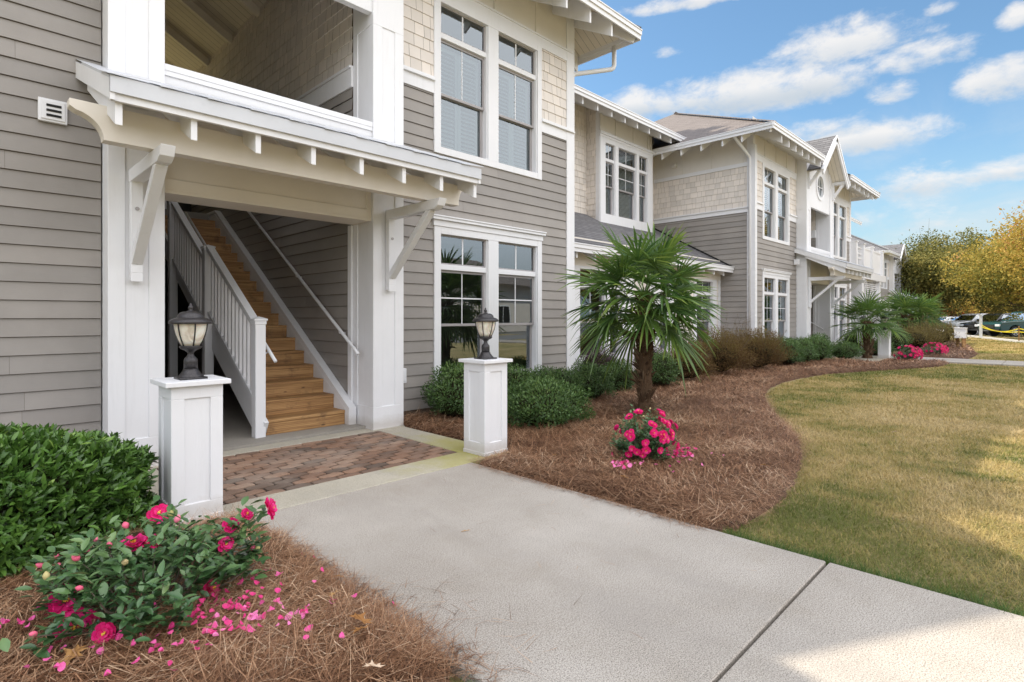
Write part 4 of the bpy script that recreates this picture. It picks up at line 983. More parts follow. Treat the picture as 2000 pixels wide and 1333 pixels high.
def shrub(name,x,y,r,h,label,group,n,leaf,m,cat='shrub',lump=.12,shell=.5,ry=None,up=.5,prof='simple',tilt=.5,corek=.72,sprigs=0,wr=.42):
    t=thing(name,(x,y,0),label,cat,group); ry=ry or r; c=np.array((x,y,h*.45)); rz_=h*.56
    u,p=ellip(n,(r,ry,rz_),shell,lump,-.55,RS.rand()*9); n=len(u)
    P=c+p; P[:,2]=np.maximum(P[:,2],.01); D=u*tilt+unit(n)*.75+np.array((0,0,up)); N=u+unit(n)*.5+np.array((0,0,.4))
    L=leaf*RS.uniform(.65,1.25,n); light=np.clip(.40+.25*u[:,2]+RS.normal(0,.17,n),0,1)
    if sprigs:
        # loose shoots standing out of the top
        ns=sprigs; b=unit(ns); b[:,2]=np.abs(b[:,2]); b0=c+b*np.array((r,ry,rz_))*.8; q=20
        T=RS.uniform(0,1,(ns,q)); hh=RS.uniform(.2,.5,ns)*h
        dirs=b*.5+np.array((0,0,.9)); PP=(b0[:,None,:]+dirs[:,None,:]*(T*hh[:,None])[:,:,None]+RS.normal(0,.012,(ns,q,3))).reshape(-1,3)
        k=len(PP); P=np.concatenate([P,PP]); D=np.concatenate([D,unit(k)+np.array((0,0,.5))]); N=np.concatenate([N,unit(k)]); L=np.concatenate([L,leaf*RS.uniform(.5,1.0,k)]); light=np.concatenate([light,RS.uniform(.2,.9,k)])
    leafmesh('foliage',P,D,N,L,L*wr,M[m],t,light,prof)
    if sprigs:
        mb=MB()
        for i in range(ns): mb.tube([b0[i]-b[i]*.1,b0[i]+dirs[i]*hh[i]],.0025,3,False)
        mb.build('shoots',M['twig'],t)
    core(t,(x,y,h*.43),(r*corek,ry*corek,rz_*corek))
    return t
# big glossy hedge, lower left
t=thing('hedge_shrub',(-.05,4.55,0),'big glossy dark green shrub filling the left edge, against the taupe wall','shrub')
def hedge():
    n=15000; u=unit(n*3); u=u[(u[:,2]>-.35)][:n]; n=len(u)
    se=1.7
    lf=1+.05*(np.sin(u[:,0]*6+1)*np.sin(u[:,1]*5)+np.sin(u[:,2]*8+u[:,0]*4))+.05*np.sin(u[:,0]*17+2)*np.sin(u[:,1]*15+u[:,2]*13)
    e=1/(np.abs(u[:,0])**2.6+np.abs(u[:,1])**2.6+np.abs(u[:,2])**2.6)**(1/2.6)
    q=RS.uniform(.72,1,n)**.7; P=np.array((-.16,4.42,.17))+u*(e*q*lf)[:,None]*np.array((1.10,.80,.47)); P[:,2]=np.maximum(P[:,2],.03)
    # whorls: 3 leaves per shoot tip
    rep=3; P=np.repeat(P,rep,0); uu=np.repeat(u,rep,0); P=P+RS.normal(0,.006,P.shape); m_=len(P)
    sh=unit(n); sh=np.repeat(uu[::rep]*.9+sh*.45+np.array((0,0,.35)),rep,0); D=sh+unit(m_)*.75; N=uu+unit(m_)*.35+np.array((0,0,.7))
    k=~((P[:,1]>6.1))
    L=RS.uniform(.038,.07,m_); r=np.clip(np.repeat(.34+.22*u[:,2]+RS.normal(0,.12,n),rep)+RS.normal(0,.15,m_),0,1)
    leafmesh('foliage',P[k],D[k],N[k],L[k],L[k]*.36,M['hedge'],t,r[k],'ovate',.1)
    core(t,(-.16,4.42,.18),(1.02*.86,.80*.84,.47*.80))
    # one upright leafy shoot on top
    mb=MB(); mb.tube([(.28,4.35,.5),(.30,4.34,.67)],.004,5); mb.build('shoot',M['twig'],t)
    q=26; z=np.linspace(.56,.69,q); a=np.arange(q)*2.4; P=np.column_stack([.29+.01*np.cos(a),4.345+.01*np.sin(a),z]); D=np.column_stack([np.cos(a),np.sin(a),np.full(q,.9)])
    leafmesh('foliage',P,D,np.tile((0,0,1.),(q,1))+D*.1,np.full(q,.06),np.full(q,.024),M['hedge'],t,RS.uniform(.3,.8,q),'ovate',.1)
hedge()
gs='rounded green shrubs in the bed along the wall'
shrub('green_shrub',5.12,4.50,.62,.58,'largest low rounded dark green shrub, right behind the right pedestal lamp',gs,13000,.034,'shrub',ry=.5)
shrub('green_shrub',4.72,5.62,.46,.74,'tall green shrub left of the right pedestal lamp, under the ground floor window',gs,9000,.034,'shrub')
shrub('green_shrub',5.70,5.55,.48,.66,'green shrub under the right light of the ground floor window, just right of the pedestal',gs,7500,.034,'shrub')
shrub('green_shrub',6.45,5.45,.45,.60,'green shrub below the right end of the ground floor window, behind the largest one',gs,6500,.034,'shrub')
shrub('green_shrub',7.3,5.45,.40,.60,'round green shrub in front of the white corner board, left of the palm',gs,7000,.034,'shrub')
shrub('green_shrub',8.35,5.62,.35,.56,'round green shrub just left of the palm trunk',gs,5000,.034,'shrub')
shrub('green_shrub',9.4,5.42,.42,.70,'round green shrub just right of the palm trunk',gs,6500,.034,'shrub')
shrub('green_shrub',9.25,6.50,.32,.62,'small green shrub behind the palm trunk, near the bay wall',gs,2500,.036,'shrub')
shrub('green_shrub',16.2,5.50,.62,.80,'green shrub at the left end of the row before the second building front',gs,6500,.045,'shrub')
shrub('green_shrub',17.35,5.40,.52,.74,'green shrub second from the left in the row below the far ground floor window',gs,5000,.045,'shrub')
shrub('green_shrub',18.4,5.30,.52,.76,'green shrub third from the left in the row, left of the far entry',gs,5000,.045,'shrub')
shrub('green_shrub',19.3,5.45,.45,.80,'green shrub at the right end of the row, at the far entry column',gs,4000,.045,'shrub')
shrub('green_shrub',22.9,5.2,.55,.85,'green shrub right of the far entry, behind the short palm',gs,4000,.05,'shrub')
shrub('green_shrub',20.1,4.9,.50,.55,'low green shrub at the foot of the short palm, left side',gs,4000,.045,'shrub')
shrub('green_shrub',22.9,4.55,.50,.55,'low green shrub at the right foot of the short palm, by the distant pedestal',gs,4000,.045,'shrub')
shrub('green_shrub',25.6,4.6,.6,.95,'taller green shrub between the distant pedestal and the pink camellias',gs,4000,.05,'shrub')
shrub('purple_shrub',8.80,6.35,.44,.78,'small purple leaved shrub under the bay window, left of the palm','purple leaved shrubs by the bay',3800,.034,'purpleshrub',shell=.4,up=.8)
shrub('purple_shrub',11.0,6.5,.40,.72,'small purple leaved shrub right of the palm, under the right bay window','purple leaved shrubs by the bay',2800,.034,'purpleshrub',shell=.4,up=.8)
bs='bronze twiggy shrubs along the bed'
kw=dict(shell=.3,lump=.2,up=1.0,tilt=.8,corek=.6,wr=.4)
shrub('bronze_shrub',10.65,5.45,.52,.82,'bronze brown twiggy shrub left of the three, nearest the palm',bs,15000,.030,'brownshrub',sprigs=26,**kw)
shrub('bronze_shrub',12.4,5.60,.72,.98,'bronze brown twiggy shrub in the middle, before the taupe side wall',bs,20000,.034,'brownshrub',sprigs=34,**kw)
shrub('bronze_shrub',14.3,5.50,.78,.98,'bronze brown twiggy shrub in front of the downspout at the wing corner',bs,20000,.036,'brownshrub',sprigs=44,**kw)
shrub('grey_shrub',27.5,4.3,1.1,.95,'grey olive feathery shrub behind the two far pink camellias','grey olive shrubs by the far bed',7000,.05,'greyshrub',sprigs=60,**kw)
shrub('grey_shrub',31.5,4.2,1.2,1.0,'grey olive feathery shrub left of the white utility box','grey olive shrubs by the far bed',6000,.06,'greyshrub',sprigs=60,**kw)
shrub('conifer_shrub',64.5,8.6,.75,1.35,'dark green rounded shrub standing before the far parked white cars',None,4000,.09,'shrub')
# ------------------------------------------------ camellias
def rose(parent,c,nrm,R,seed):
    nrm=nz(nrm); a=nz(np.cross(nrm,(0.3,.5,.8))); b_=np.cross(nrm,a); rs=np.random.RandomState(seed); V=[];F=[];rn=[]
    for ring,(k,r0,lift,sz) in enumerate(((7,.34,.10,.62),(6,.22,.32,.5),(5,.10,.5,.34))):
        for i in range(k):
            th=2*PI*(i+rs.uniform(-.25,.25))/k+ring*.5; d=math.cos(th)*a+math.sin(th)*b_; s=np.cross(nrm,d); L=sz*R*rs.uniform(.95,1.2); W=L*1.25
            b0=np.array(c)+d*r0*R*.3; up=lift*R
            pts=[b0]
            for t,w in ((.45,.42),(.8,.5),(1.0,.22)):
                cc=b0+d*L*t*1.35*(1-lift*.4)+nrm*(up*t+rs.uniform(-.05,.05)*R); cup=nrm*R*.10
                pts+= [cc-s*W*w+cup,cc-nrm*R*.03,cc+s*W*w+cup]
            bI=len(V); V+=pts; rr=np.clip(.35+.2*ring+rs.uniform(-.2,.2),0,1); rn+=[rr]*10
            F+= [(bI,bI+2,bI+1),(bI,bI+3,bI+2)]
            for q in (1,4): F+=[(bI+q,bI+q+1,bI+q+4,bI+q+3),(bI+q+1,bI+q+2,bI+q+5,bI+q+4)]
    o=link_mesh('flower',V,F,M['flower'],parent,rnd=rn)
    if R>.02:
        mb=MB()
        for i in range(14):
            th=rs.uniform(0,6.28); q=rs.uniform(0,.16)*R; mb.cr=rs.rand(); p=np.array(c)+(math.cos(th)*a+math.sin(th)*b_)*q; mb.tube([p+nrm*R*.1,p+nrm*R*rs.uniform(.38,.5)],[R*.02,R*.045],4)
        mb.build('stamen',M['stamen'],o)
    return o
def budm(mb,p,d,r,rn):
    d=nz(d); mb.cr=rn; pts=[np.array(p)+d*r*q for q in (-1.1,-.5,.3,1.0,1.5)]; mb.tube(pts,[r*.35,r*.85,r,r*.65,r*.12],7)
def camellia(x,y,R,h,label,nb,leafL,nleaf,flowers,nbud,fR,stems=True,seed=3,off=(0,0),tipf=False,bushy=False):
    t=thing('camellia_bush',(x,y,0),label,'camellia','pink camellias at the bed edges'); rs=np.random.RandomState(seed)
    mb=MB(); P=[];D=[];tips=[]
    for i in range(nb+(len(flowers) if tipf else 0)):
        th=2*PI*i/nb+rs.uniform(-.3,.3); rr=R*math.sqrt(rs.uniform(.08,1)); zt_=h*(1-.42*(rr/R)**2)*rs.uniform(.28 if bushy else .72,1.0)
        tip=np.array((x+off[0]+rr*math.cos(th),y+off[1]+rr*math.sin(th),zt_)); m1=np.array((x+(tip[0]-x)*.45,y+(tip[1]-y)*.45,zt_*.42)); 
        if i>=nb:
            f_=flowers[i-nb]; tip=np.array(f_[0])-nz(f_[1])*.012; m1=np.array((x+(tip[0]-x)*.45,y+(tip[1]-y)*.45,max(.05,tip[2]*.45)))
        pts=[np.array((x+rs.uniform(-.03,.03),y+rs.uniform(-.03,.03),-.02)),m1,m1+(tip-m1)*.5+rs.normal(0,.012,3),tip]
        if i%2==0 or leafL<.03: mb.cr=rs.rand(); mb.tube(pts,[.011,.007,.004,.002],5)
        else: mb.cr=rs.rand(); mb.tube(pts,[.007,.005,.003,.0015],5)
        if i<nb: tips.append((tip,nz(tip-pts[2])))
        for j in range(nleaf):
            s=rs.uniform(.12 if bushy else .35,1.02); q=pts[1]*(1-s)+pts[3]*s+rs.normal(0,.022,3)*(leafL/.05) ; P.append(q); a=j*2.4+i; dd=nz(tip-m1); D.append(nz(dd*.55+np.array((math.cos(a),math.sin(a),.15))*.9))
    mb.build('branches',M['twig'],t)
    P=np.array(P);D=np.array(D);n=len(P); P[:,2]=np.maximum(P[:,2],.03); N=np.tile((0,0,1.),(n,1))+unit(n)*.45
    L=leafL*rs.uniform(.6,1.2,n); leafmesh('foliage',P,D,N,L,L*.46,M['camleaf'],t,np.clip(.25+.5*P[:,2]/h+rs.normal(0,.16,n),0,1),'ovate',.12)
    for k,f in enumerate(flowers): rose(t,np.array(f[0])+nz(f[1])*(.026 if tipf else .012),f[1],f[2]*(1.42 if tipf else 1),seed*50+k)
    for k in range(nbud):
        tp,d=tips[k%len(tips)]; mb=MB(); budm(mb,tp+d*.012+rs.normal(0,.006,3),d+rs.normal(0,.3,3),fR*rs.uniform(.8,1.3),rs.choice([.1,.35,.65,.75,.9])); mb.build('bud',M['bud'],t,smooth=True)
    return t
# nearest camellia: flower spots measured on the plant
fl=[((.345,2.80,.10),(-.1,-.85,.5),.058),((.335,2.93,.185),(-.1,-.95,.3),.047),((.333,3.021,.096),(-.6,-.6,.3),.034),((.304,3.106,.07),(-.6,-.5,.3),.036),((.58,2.97,.299),(-.1,-.3,.95),.045),((.645,2.947,.29),(.4,-.3,.8),.040),
    ((1.035,2.68,.437),(.75,-.5,.25),.040),((.723,3.18,.359),(-.1,-.6,.6),.036),((.917,2.771,.365),(-.1,-.7,.5),.026),((.968,2.72,.408),(.1,-.6,.7),.022),((.881,2.736,.30),(.0,-.8,.4),.026),((.42,2.62,.13),(-.3,-.8,.4),.03),((.50,2.52,.08),(.2,-.8,.4),.026),((.80,2.72,.12),(.5,-.6,.4),.035)]
camellia(.60,2.80,.46,.46,'low sprawling camellia with big pink blooms and many buds in the near left bed',40,.062,44,fl,26,.012,seed=5,off=(.0,.04),tipf=True)
rr=np.random.RandomState(4)
def fpts(x,y,R,h,n,fr,zmin=.3):
    o=[]
    for i in range(n):
        u=nz((rr.normal()-.45,rr.normal()-.8,(abs(rr.normal())*.9+zmin) if zmin>0 else rr.normal()*.7+.25)); o.append(((x+u[0]*R*1.0,y+u[1]*R*1.0,.45*h+u[2]*h*.55),u,fr*rr.uniform(.75,1.15)))
    return o
camellia(4.52,2.76,.30,.54,'round camellia full of pink flowers at the foot of the palm, in the bed curve',70,.042,38,fpts(4.52,2.76,.31,.50,42,.038,-.25),14,.009,seed=8,bushy=True)
camellia(20.75,3.35,.38,.52,'bright pink camellia left of the far walk, in front of the short palm',34,.06,30,fpts(20.75,3.35,.37,.48,60,.048,-.2),0,.02,seed=9,bushy=True)
camellia(24.3,3.15,.40,.48,'deep pink camellia right of the far walk, before the grey olive shrub',34,.06,30,fpts(24.3,3.15,.38,.44,60,.045,-.2),0,.02,seed=12,bushy=True)
PET=((.87,2.52,.09,.05,24),(.76,2.50,.12,.05,26),(1.0,2.22,.05,.04,12),(.82,2.33,.12,.04,22),(.72,2.28,.09,.06,22),(.22,2.95,.06,.04,10),(.16,2.9,.07,.05,8),(1.10,2.62,.10,.04,9),(.30,2.55,.10,.08,12),(.85,2.30,.22,.2,16),(.6,2.35,.10,.06,10))
# fallen petals : one mesh, copied
pm=MB(); ptx=[]
for r_,a in ((0,0),):
    n=8; ring=[(.5*math.cos(2*PI*k/n)*1.0,.36*math.sin(2*PI*k/n)*(1.0 if k!=0 else .6),.10+.08*math.cos(4*PI*k/n)) for k in range(n)]
    pm.add([(0,0,.0)]+ring,[(0,k+1,(k+1)%n+1) for k in range(n)])
def put_petals(spots,label,grp,sz):
    first=None; rs=np.random.RandomState(21)
    for (x,y,z) in spots:
        if first is None or rs.rand()<.12:
            pm.cr=0; o=link_mesh('petal',pm.v,pm.f,M['fallen'],None,rnd=np.full(len(pm.v),rs.rand())); first=o
        else: o=first.copy(); C.objects.link(o)
        s=sz*rs.uniform(.7,1.25); o.location=(x,y,z); o.scale=(s,s*rs.uniform(.75,1.1),s*rs.uniform(.8,2.6)); o.rotation_euler=(rs.normal(0,.45),rs.normal(0,.45),rs.uniform(0,6.28)); tag(o,label,'petal',grp)
sp=[]
rs=np.random.RandomState(31)
for cx,cy,rx,ry,n in PET:
    for i in range(n):
        x=cx+rs.normal()*rx; y=cy+rs.normal()*ry
        if x<1.36: sp.append((x,y,float(bedz(np.array([x]),np.array([y]),bedL,.09)[0])+.038+rs.uniform(0,.012)))
put_petals(sp,'pink petal fallen on the pine straw around the nearest camellia','petals fallen under the nearest camellia',.031)
for k,(x,y) in enumerate(((1.46,2.22),(1.40,3.05),(1.43,2.97))): put_petals([(x,y,.004)],('pink petal alone on the concrete walk, low left edge','pink petal at the walk edge beside the pine straw, upper','pink petal at the walk edge just below the upper one')[k],'petals on the walk edge',.04)
sp=[]
for cx,cy,rx,ry,n in ((4.80,2.52,.17,.06,46),(4.05,2.62,.10,.08,24),(4.55,2.40,.25,.12,16)):
    for i in range(n):
        x=cx+rs.normal()*rx; y=cy+rs.normal()*ry; sp.append((x,y,float(bedz(np.array([x]),np.array([y]),bedR,.05)[0])+.038+rs.uniform(0,.01)))
put_petals(sp,'pink petal fallen on the pine straw under the camellia by the palm','petals fallen under the camellia by the palm',.040)
# fallen leaves
def oak(x,y,z,s,rot,label,mat='oakleaf',grp='dry leaves fallen on the beds',tilt=.15):
    out=[(0,-.5),(.05,-.25),(.30,-.28),(.12,-.08),(.16,.02),(.42,.10),(.13,.18),(.10,.28),(.22,.42),(.05,.36),(0,.55)]
    pts=out+[(-a*.9,b_) for a,b_ in out[-2:0:-1]]; mb=MB(); n=len(pts)
    mb.add([(0,0,.0)]+[(px,py,.10*abs(px)*2+.05*math.sin(py*7)) for px,py in pts],[(0,k+1,(k+1)%n+1) for k in range(n)])
    o=link_mesh('fallen_leaf',mb.v,mb.f,M[mat],None,rnd=np.full(n+1,RS.rand())); o.location=(x,y,z); o.scale=(s,s,s); o.rotation_euler=(tilt,.2,rot); tag(o,label,'leaf',grp); return o
oak(1.15,1.98,.145,.11,.5,'large tan oak leaf on the pine straw right of the nearest camellia')
oak(1.12,1.93,.14,.09,1.9,'tan oak leaf tucked under the largest one right of the nearest camellia')
oak(1.20,2.30,.12,.09,2.4,'orange brown leaf beside the loose pink petals near the walk edge')
oak(.30,2.55,.12,.12,-1.0,'orange brown leaf at the left edge of the photo beside the camellia')
oak(1.05,1.72,.12,.08,1.1,'greyish curled leaf at the bottom of the near bed','paleleaf')
oak(1.36,2.55,.06,.05,1.1,'small dark curled leaf at the straw edge on the walk')
for k,(x,y,a) in enumerate(((3.75,2.45,.4),(3.62,1.98,1.5),(4.35,1.72,2.2),(4.15,1.66,.2),(4.9,1.80,1.0),(3.9,3.3,2.0),(5.9,2.05,.5),(6.6,2.3,1.7),(10.5,3.9,.3),(13.2,4.25,1.9))):
    oak(x,y,.085,.075,a,('tan curled leaf on the straw below the palm camellia','orange leaf on the straw at the walk edge','pale pinkish leaf at the near tip of the curved bed','pale leaf left of the pinkish one at the near tip of the curved bed','pale leaf on the bed edge beside the tan grass','small leaf on the straw behind the right pedestal','pale leaf at the outer bend of the curved bed','pale leaf further along the bend of the curved bed','pale leaf at the inner bend of the bed before the bronze shrubs','pale leaf near the far bed edge before the green row')[k],'paleleaf' if k in (2,3,6,7,8,9) else 'oakleaf')
for k,(x,y,a,l) in enumerate(((5.55,.78,.4,'pale leaf lying in the sunlit edge of the lawn'),(4.95,1.02,2.0,'pale leaf lying on the shaded lawn above the walk'),(9.3,.95,1.1,'white leaf lying far out on the lawn near the right edge'),(7.6,1.35,2.8,'tan leaf lying in the middle of the lawn'),(12.5,2.2,.9,'small dark leaf lying on the far part of the lawn'),(14.5,2.9,.2,'small pale leaf on the lawn before the far bed'))):
    oak(x,y,.04,.07,a,l,'paleleaf','dry leaves lying on the lawn')
o=oak(2.28,2.66,.006,.06,.9,'thin orange brown leaf lying alone in the middle of the concrete walk',grp=None); o.scale=(.02,.075,.03); o.rotation_euler=(0,0,1.35)
# ------------------------------------------------ palms
def palm(x,y,ht,R,tr,label,nf,nseg=26,seed=1,lean=(0,0),name='palm_tree',seg=4,yell=.0):
    t=thing(name,(x,y,0),label,'palm tree','fan palms along the beds'); rs=np.random.RandomState(seed)
    mb=MB(); top=np.array((x+lean[0],y+lean[1],ht)); k=14; pts=[];rad=[]
    for i in range(k+1):
        s=i/k; pts.append(np.array((x,y,-.05))*(1-s)+top*s+np.array((math.sin(s*5)*.006,0,0))); rad.append(tr*(1.0-.12*s)*(1+.12*math.sin(i*2.1))+(tr*.35*(s<.05)))
    mb.cr=.3; mb.tube(pts,rad,14)
    # old leaf bases and fibres round the trunk
    nb=int(150*ht/1.3)
    for i in range(nb):
        s=rs.uniform(.02,1); a=rs.uniform(0,6.28); c=pts[0]*(1-s)+pts[-1]*s; d=np.array((math.cos(a),math.sin(a),0)); b0=c+d*tr*.75; L=rs.uniform(.05,.17)*(tr/.09)
        mb.cr=rs.rand(); tip=b0+d*L*rs.uniform(.35,.9)+np.array((0,0,L*rs.uniform(-.4,1.0))); mb.tube([b0-(0,0,.03),(b0+tip)/2+d*.01,tip],[tr*.24,tr*.15,tr*.03],5)
    for i in range(int(nb*3)):
        s=rs.uniform(.0,1); a=rs.uniform(0,6.28); c=pts[0]*(1-s)+pts[-1]*s; d=np.array((math.cos(a),math.sin(a),0)); b0=c+d*tr*.95; mb.cr=rs.rand(); mb.tube([b0,b0+d*rs.uniform(.01,.04)+np.array((rs.normal()*.01,rs.normal()*.01,rs.uniform(-.06,.06)))],[.0035,.001],3,False)
    mb.build('trunk',M['palmtrunk'],t)
    for i in range(nf):
        f=i/(nf-1); el=math.radians(66-(92 if ht>1.5 else 80)*f**.8-(14*max(0,(f-.8)/.2) if ht>1.5 else 0)+rs.uniform(-8,8)); az=i*2.3999+rs.uniform(-.2,.2)
        d=np.array((math.cos(az)*math.cos(el),math.sin(az)*math.cos(el),math.sin(el))); pl=R*rs.uniform(.38,.55); b0=top-np.array((0,0,.10*f*R))
        p1=b0+d*pl+np.array((0,0,-.06*R*f)); st=MB(); st.cr=.5; st.tube([b0,(b0+p1)/2+np.array((0,0,.03*R)),p1],[.009*R/1.1,.007*R/1.1,.005*R/1.1],4)
        dd=nz(p1-b0); side=nz(np.cross(dd,(0,0,1)) if abs(dd[2])<.97 else (1,0,0)); nrm=nz(np.cross(side,dd)); V=[];F=[];rn=[]
        BL=R*rs.uniform(.50,.66); fr=rs.rand(); tw=rs.uniform(-.5,.5); side,nrm=side*math.cos(tw)+nrm*math.sin(tw),nrm*math.cos(tw)-side*math.sin(tw)
        for j in range(nseg):
            a=math.radians(-118+236*j/(nseg-1)); q=dd*math.cos(a)+side*math.sin(a); q=nz(q+nrm*.22*abs(math.sin(a/2))); L=BL*(1-.25*abs(a)/2.06)*rs.uniform(.9,1.05); w=L*.060; sp_=nz(np.cross(q,nrm)); dr=(rs.uniform(.04,.22) if rs.rand()<.8 else rs.uniform(.3,.6))+.08*f; rv=np.clip(.42+rs.normal(0,.12)+.1*fr,0,.85); bI=len(V)
            for s in range(seg+1):
                u=s/seg; c=p1+q*L*u+np.array((0,0,-1.))*L*dr*u**2.3; ww=w*(.35+1.4*u if u<.35 else 1.0)*(1-max(0,(u-.6)/.4)**1.5*.92)
                V+= [c-sp_*ww*.5+nrm*ww*.35,c,c+sp_*ww*.5+nrm*ww*.35]; tipc=1.0 if (u>.9 and rs.rand()<yell) else min(.92,rv+.18*u*u); rn+=[tipc]*3
            for s in range(seg):
                e=bI+s*3; F+=[(e,e+1,e+4,e+3),(e+1,e+2,e+5,e+4)]
        o=st.build('stalk',M['palmleaf'],t); fo=link_mesh('fan_leaf',V,F,M['palmleaf'],t,rnd=rn); o.parent=fo; 
    return t
palm(6.70,4.06,1.66,1.12,.095,'tallest near fan palm behind the pink camellia in the curved bed',38,28,seed=3,lean=(.0,.0),yell=.35)
palm(21.2,4.5,1.22,1.15,.125,'short stout fan palm beside the second entry',26,24,seed=6,yell=.3)
palm(33.0,5.35,1.45,1.60,.20,'fan palm beyond the far walk, behind the grey olive shrubs',26,22,seed=8,yell=.3)
palm(41.5,6.2,1.45,1.8,.20,'dark fan palm furthest off, near the autumn trees',24,20,seed=11,yell=.2)
# ------------------------------------------------ trees
def tree(x,y,H,R,base,label,m,n,leaf,seed,name='autumn_tree',group='autumn trees by the parking lot',tr=.22,squash=1.0):
    t=thing(name,(x,y,0),label,'tree',group); rs=np.random.RandomState(seed)
    mb=MB(); c=np.array((x,y,base+(H-base)*.5)); 
    mb.cr=.4; mb.tube([(x,y,-.1),(x+.05,y,base*.6),(x,y+.05,base+(H-base)*.35),(x+.1,y,base+(H-base)*.75)],[tr*1.25,tr,tr*.75,tr*.2],10)
    lobes=[]
    for i in range(34):
        u=nz((rs.normal(),rs.normal(),rs.normal()*.8)); q=rs.uniform(.35,.82); p=c+u*np.array((R,R,(H-base)*.5*squash))*q; lobes.append((p,R*rs.uniform(.20,.38)))
        s=rs.uniform(.2,.7); b0=np.array((x,y,base*.8+(H-base)*.6*s*.8)); mid=(b0+p)/2+np.array((0,0,-.1*R)); mb.cr=rs.rand(); mb.tube([b0,mid,p],[tr*.38,tr*.2,tr*.05],6)
        for k in range(3):
            e=p+rs.normal(0,1,3)*R*.2; mb.tube([mid*.4+p*.6,e],[tr*.08,tr*.02],4,False)
    mb.build('trunk',M['bark'],t)
    P=[];rn=[];U=[]
    w=np.array([l[1]**2 for l in lobes]); w/=w.sum()
    for (p,r),k in zip(lobes,(w*n).astype(int)):
        # leaf sprays scattered in each limb's own cluster, clumped around twigs
        tw=unit(max(4,k//22))*np.array((1,1,.75)); tq=RS.uniform(.25,1.0,len(tw))**.5; tc=p+tw*(tq*r)[:,None]
        ii=RS.randint(0,len(tw),k); P.append(tc[ii]+RS.normal(0,r*.13,(k,3))); rn.append(np.clip(.5+RS.normal(0,.13,len(tw))[ii]+rs.uniform(-.22,.22)+.12*tw[ii][:,2]+RS.normal(0,.08,k),0,1)); U.append(tw[ii])
    P=np.concatenate(P); rn=np.concatenate(rn); U=np.concatenate(U); k=P[:,2]>base*.6; P=P[k];rn=rn[k];U=U[k]; n=len(P)
    L=leaf*RS.uniform(.6,1.3,n); leafmesh('crown',P,unit(n)+U*.4-np.array((0,0,.2)),unit(n)+U*.6+np.array((0,0,.6)),L,L*.55,M[m],t,rn,'simple')
    return t
tree(37.5,-3.2,8.8,6.6,.9,'nearest spreading autumn tree in yellow, orange and green at the right edge','autumn',120000,.14,1,tr=.26)
tree(48.0,1.0,7.4,4.8,1.3,'yellow orange tree just left of the nearest spreading one','autumn',40000,.16,2)
tree(61.0,8.0,9.3,6.5,1.6,'dark olive green tree beyond the far building, its crown turning yellow','autumn2',50000,.2,3,name='olive_tree')
tree(66.0,2.0,8.6,6.0,1.5,'second olive green tree, right of the one beside the far building','autumn2',40000,.2,4,name='olive_tree')
tree(82.0,25.0,14.5,7.0,3.0,'yellow treetop showing above the far roof ridge','autumn2',16000,.36,5)
tree(110,12.2,6.5,5.5,.6,'low orange red tree behind the parked cars','autumn3',14000,.26,6)
tree(120,7.0,11,9.0,.2,'distant tan tree closing the view behind the parking lot','autumn',16000,.4,7)
tree(100,3.6,9.5,8.0,.3,'distant yellow tree behind the dark green truck','autumn',16000,.4,9)
tree(84.0,.8,8,6.5,.3,'tan tree behind the nearest spreading one','autumn',14000,.35,10)
for k,(x,y,h) in enumerate(((3.9,16.8,21.5),(7.2,17.0,21.8),(10.6,16.8,21.5))):  # unseen pines added to keep direct sun off the bed and lawn
    tree(x,y,h,3.6,12.5,('unseen tall pine added behind the building to shade the lawn, left of three','unseen tall pine added behind the building to shade the lawn, middle of three','unseen tall pine added behind the building to shade the lawn, right of three')[k],'shrub',34000,.55,40+k,name='shade_pine',group='unseen pines added behind the building for shade',tr=.3)
# ------------------------------------------------ parking lot, kerb, posts
def polyslab(name,poly,z0,z1,m):
    b=MB(); b.prism(poly,z0,z1,'z'); return tag(b.build(name,m),kind='structure')
polyslab('parking_lot',[(41.4,1.4),(57.7,6.6),(79,10.5),(160,24),(160,-80),(30,-80),(33,-12),(37,-3)],-.2,-.035,M['asphalt'])
polyslab('kerb',[(41.3,1.7),(57.6,6.9),(79,10.8),(79,10.45),(57.75,6.55),(41.5,1.35),(37.2,-3.05),(33.2,-12),(32.9,-12),(36.9,-2.9)],-.2,.06,M['kerb'])
polyslab('parking_apron',[(46,2.85),(57.8,6.5),(79,10.35),(76,7.5),(60,4.2)],-.2,-.028,M['kerb'])
t=thing('utility_box',(31.2,3.1,0),'white metal utility cabinet on brown timber posts on the far lawn','utility box')
d=nz((.711,.703,0))
m=MB(); m.box(30.98,31.42,2.9,3.3,.43,.86); m.box(30.95,31.45,2.87,3.33,.86,.885); m.build('cabinet',M['white_plain'],t,bevel=.01)
for (x,y) in ((31.04,3.0),(31.33,2.98),(31.36,3.22)): m=MB(); m.tube([(x,y,-.1),(x,y,.44)],.055,8); m.build('post',M['timber'],t)
m=MB(); m.box(31.05,31.35,2.89,2.898,.50,.8); m.build('door',M['white'],t)
t=thing('marker_post',(47.7,3.7,0),'tall white square post standing before the dark green truck','post'); m=MB(); m.box(47.62,47.78,3.62,3.78,0,1.5); m.build('post',M['white_plain'],t); m=MB(); m.box(47.6,47.8,3.6,3.8,1.5,1.54); m.build('cap',M['white_plain'],t)
t=thing('wooden_stake',(41.3,1.6,0),'short wooden stake holding yellow tape at the right edge','stake'); m=MB(); m.box(41.27,41.33,1.57,1.63,0,.85); m.build('stake',M['timber'],t)
M['tape']=plain('yellow_tape',(.75,.62,.03),.4)
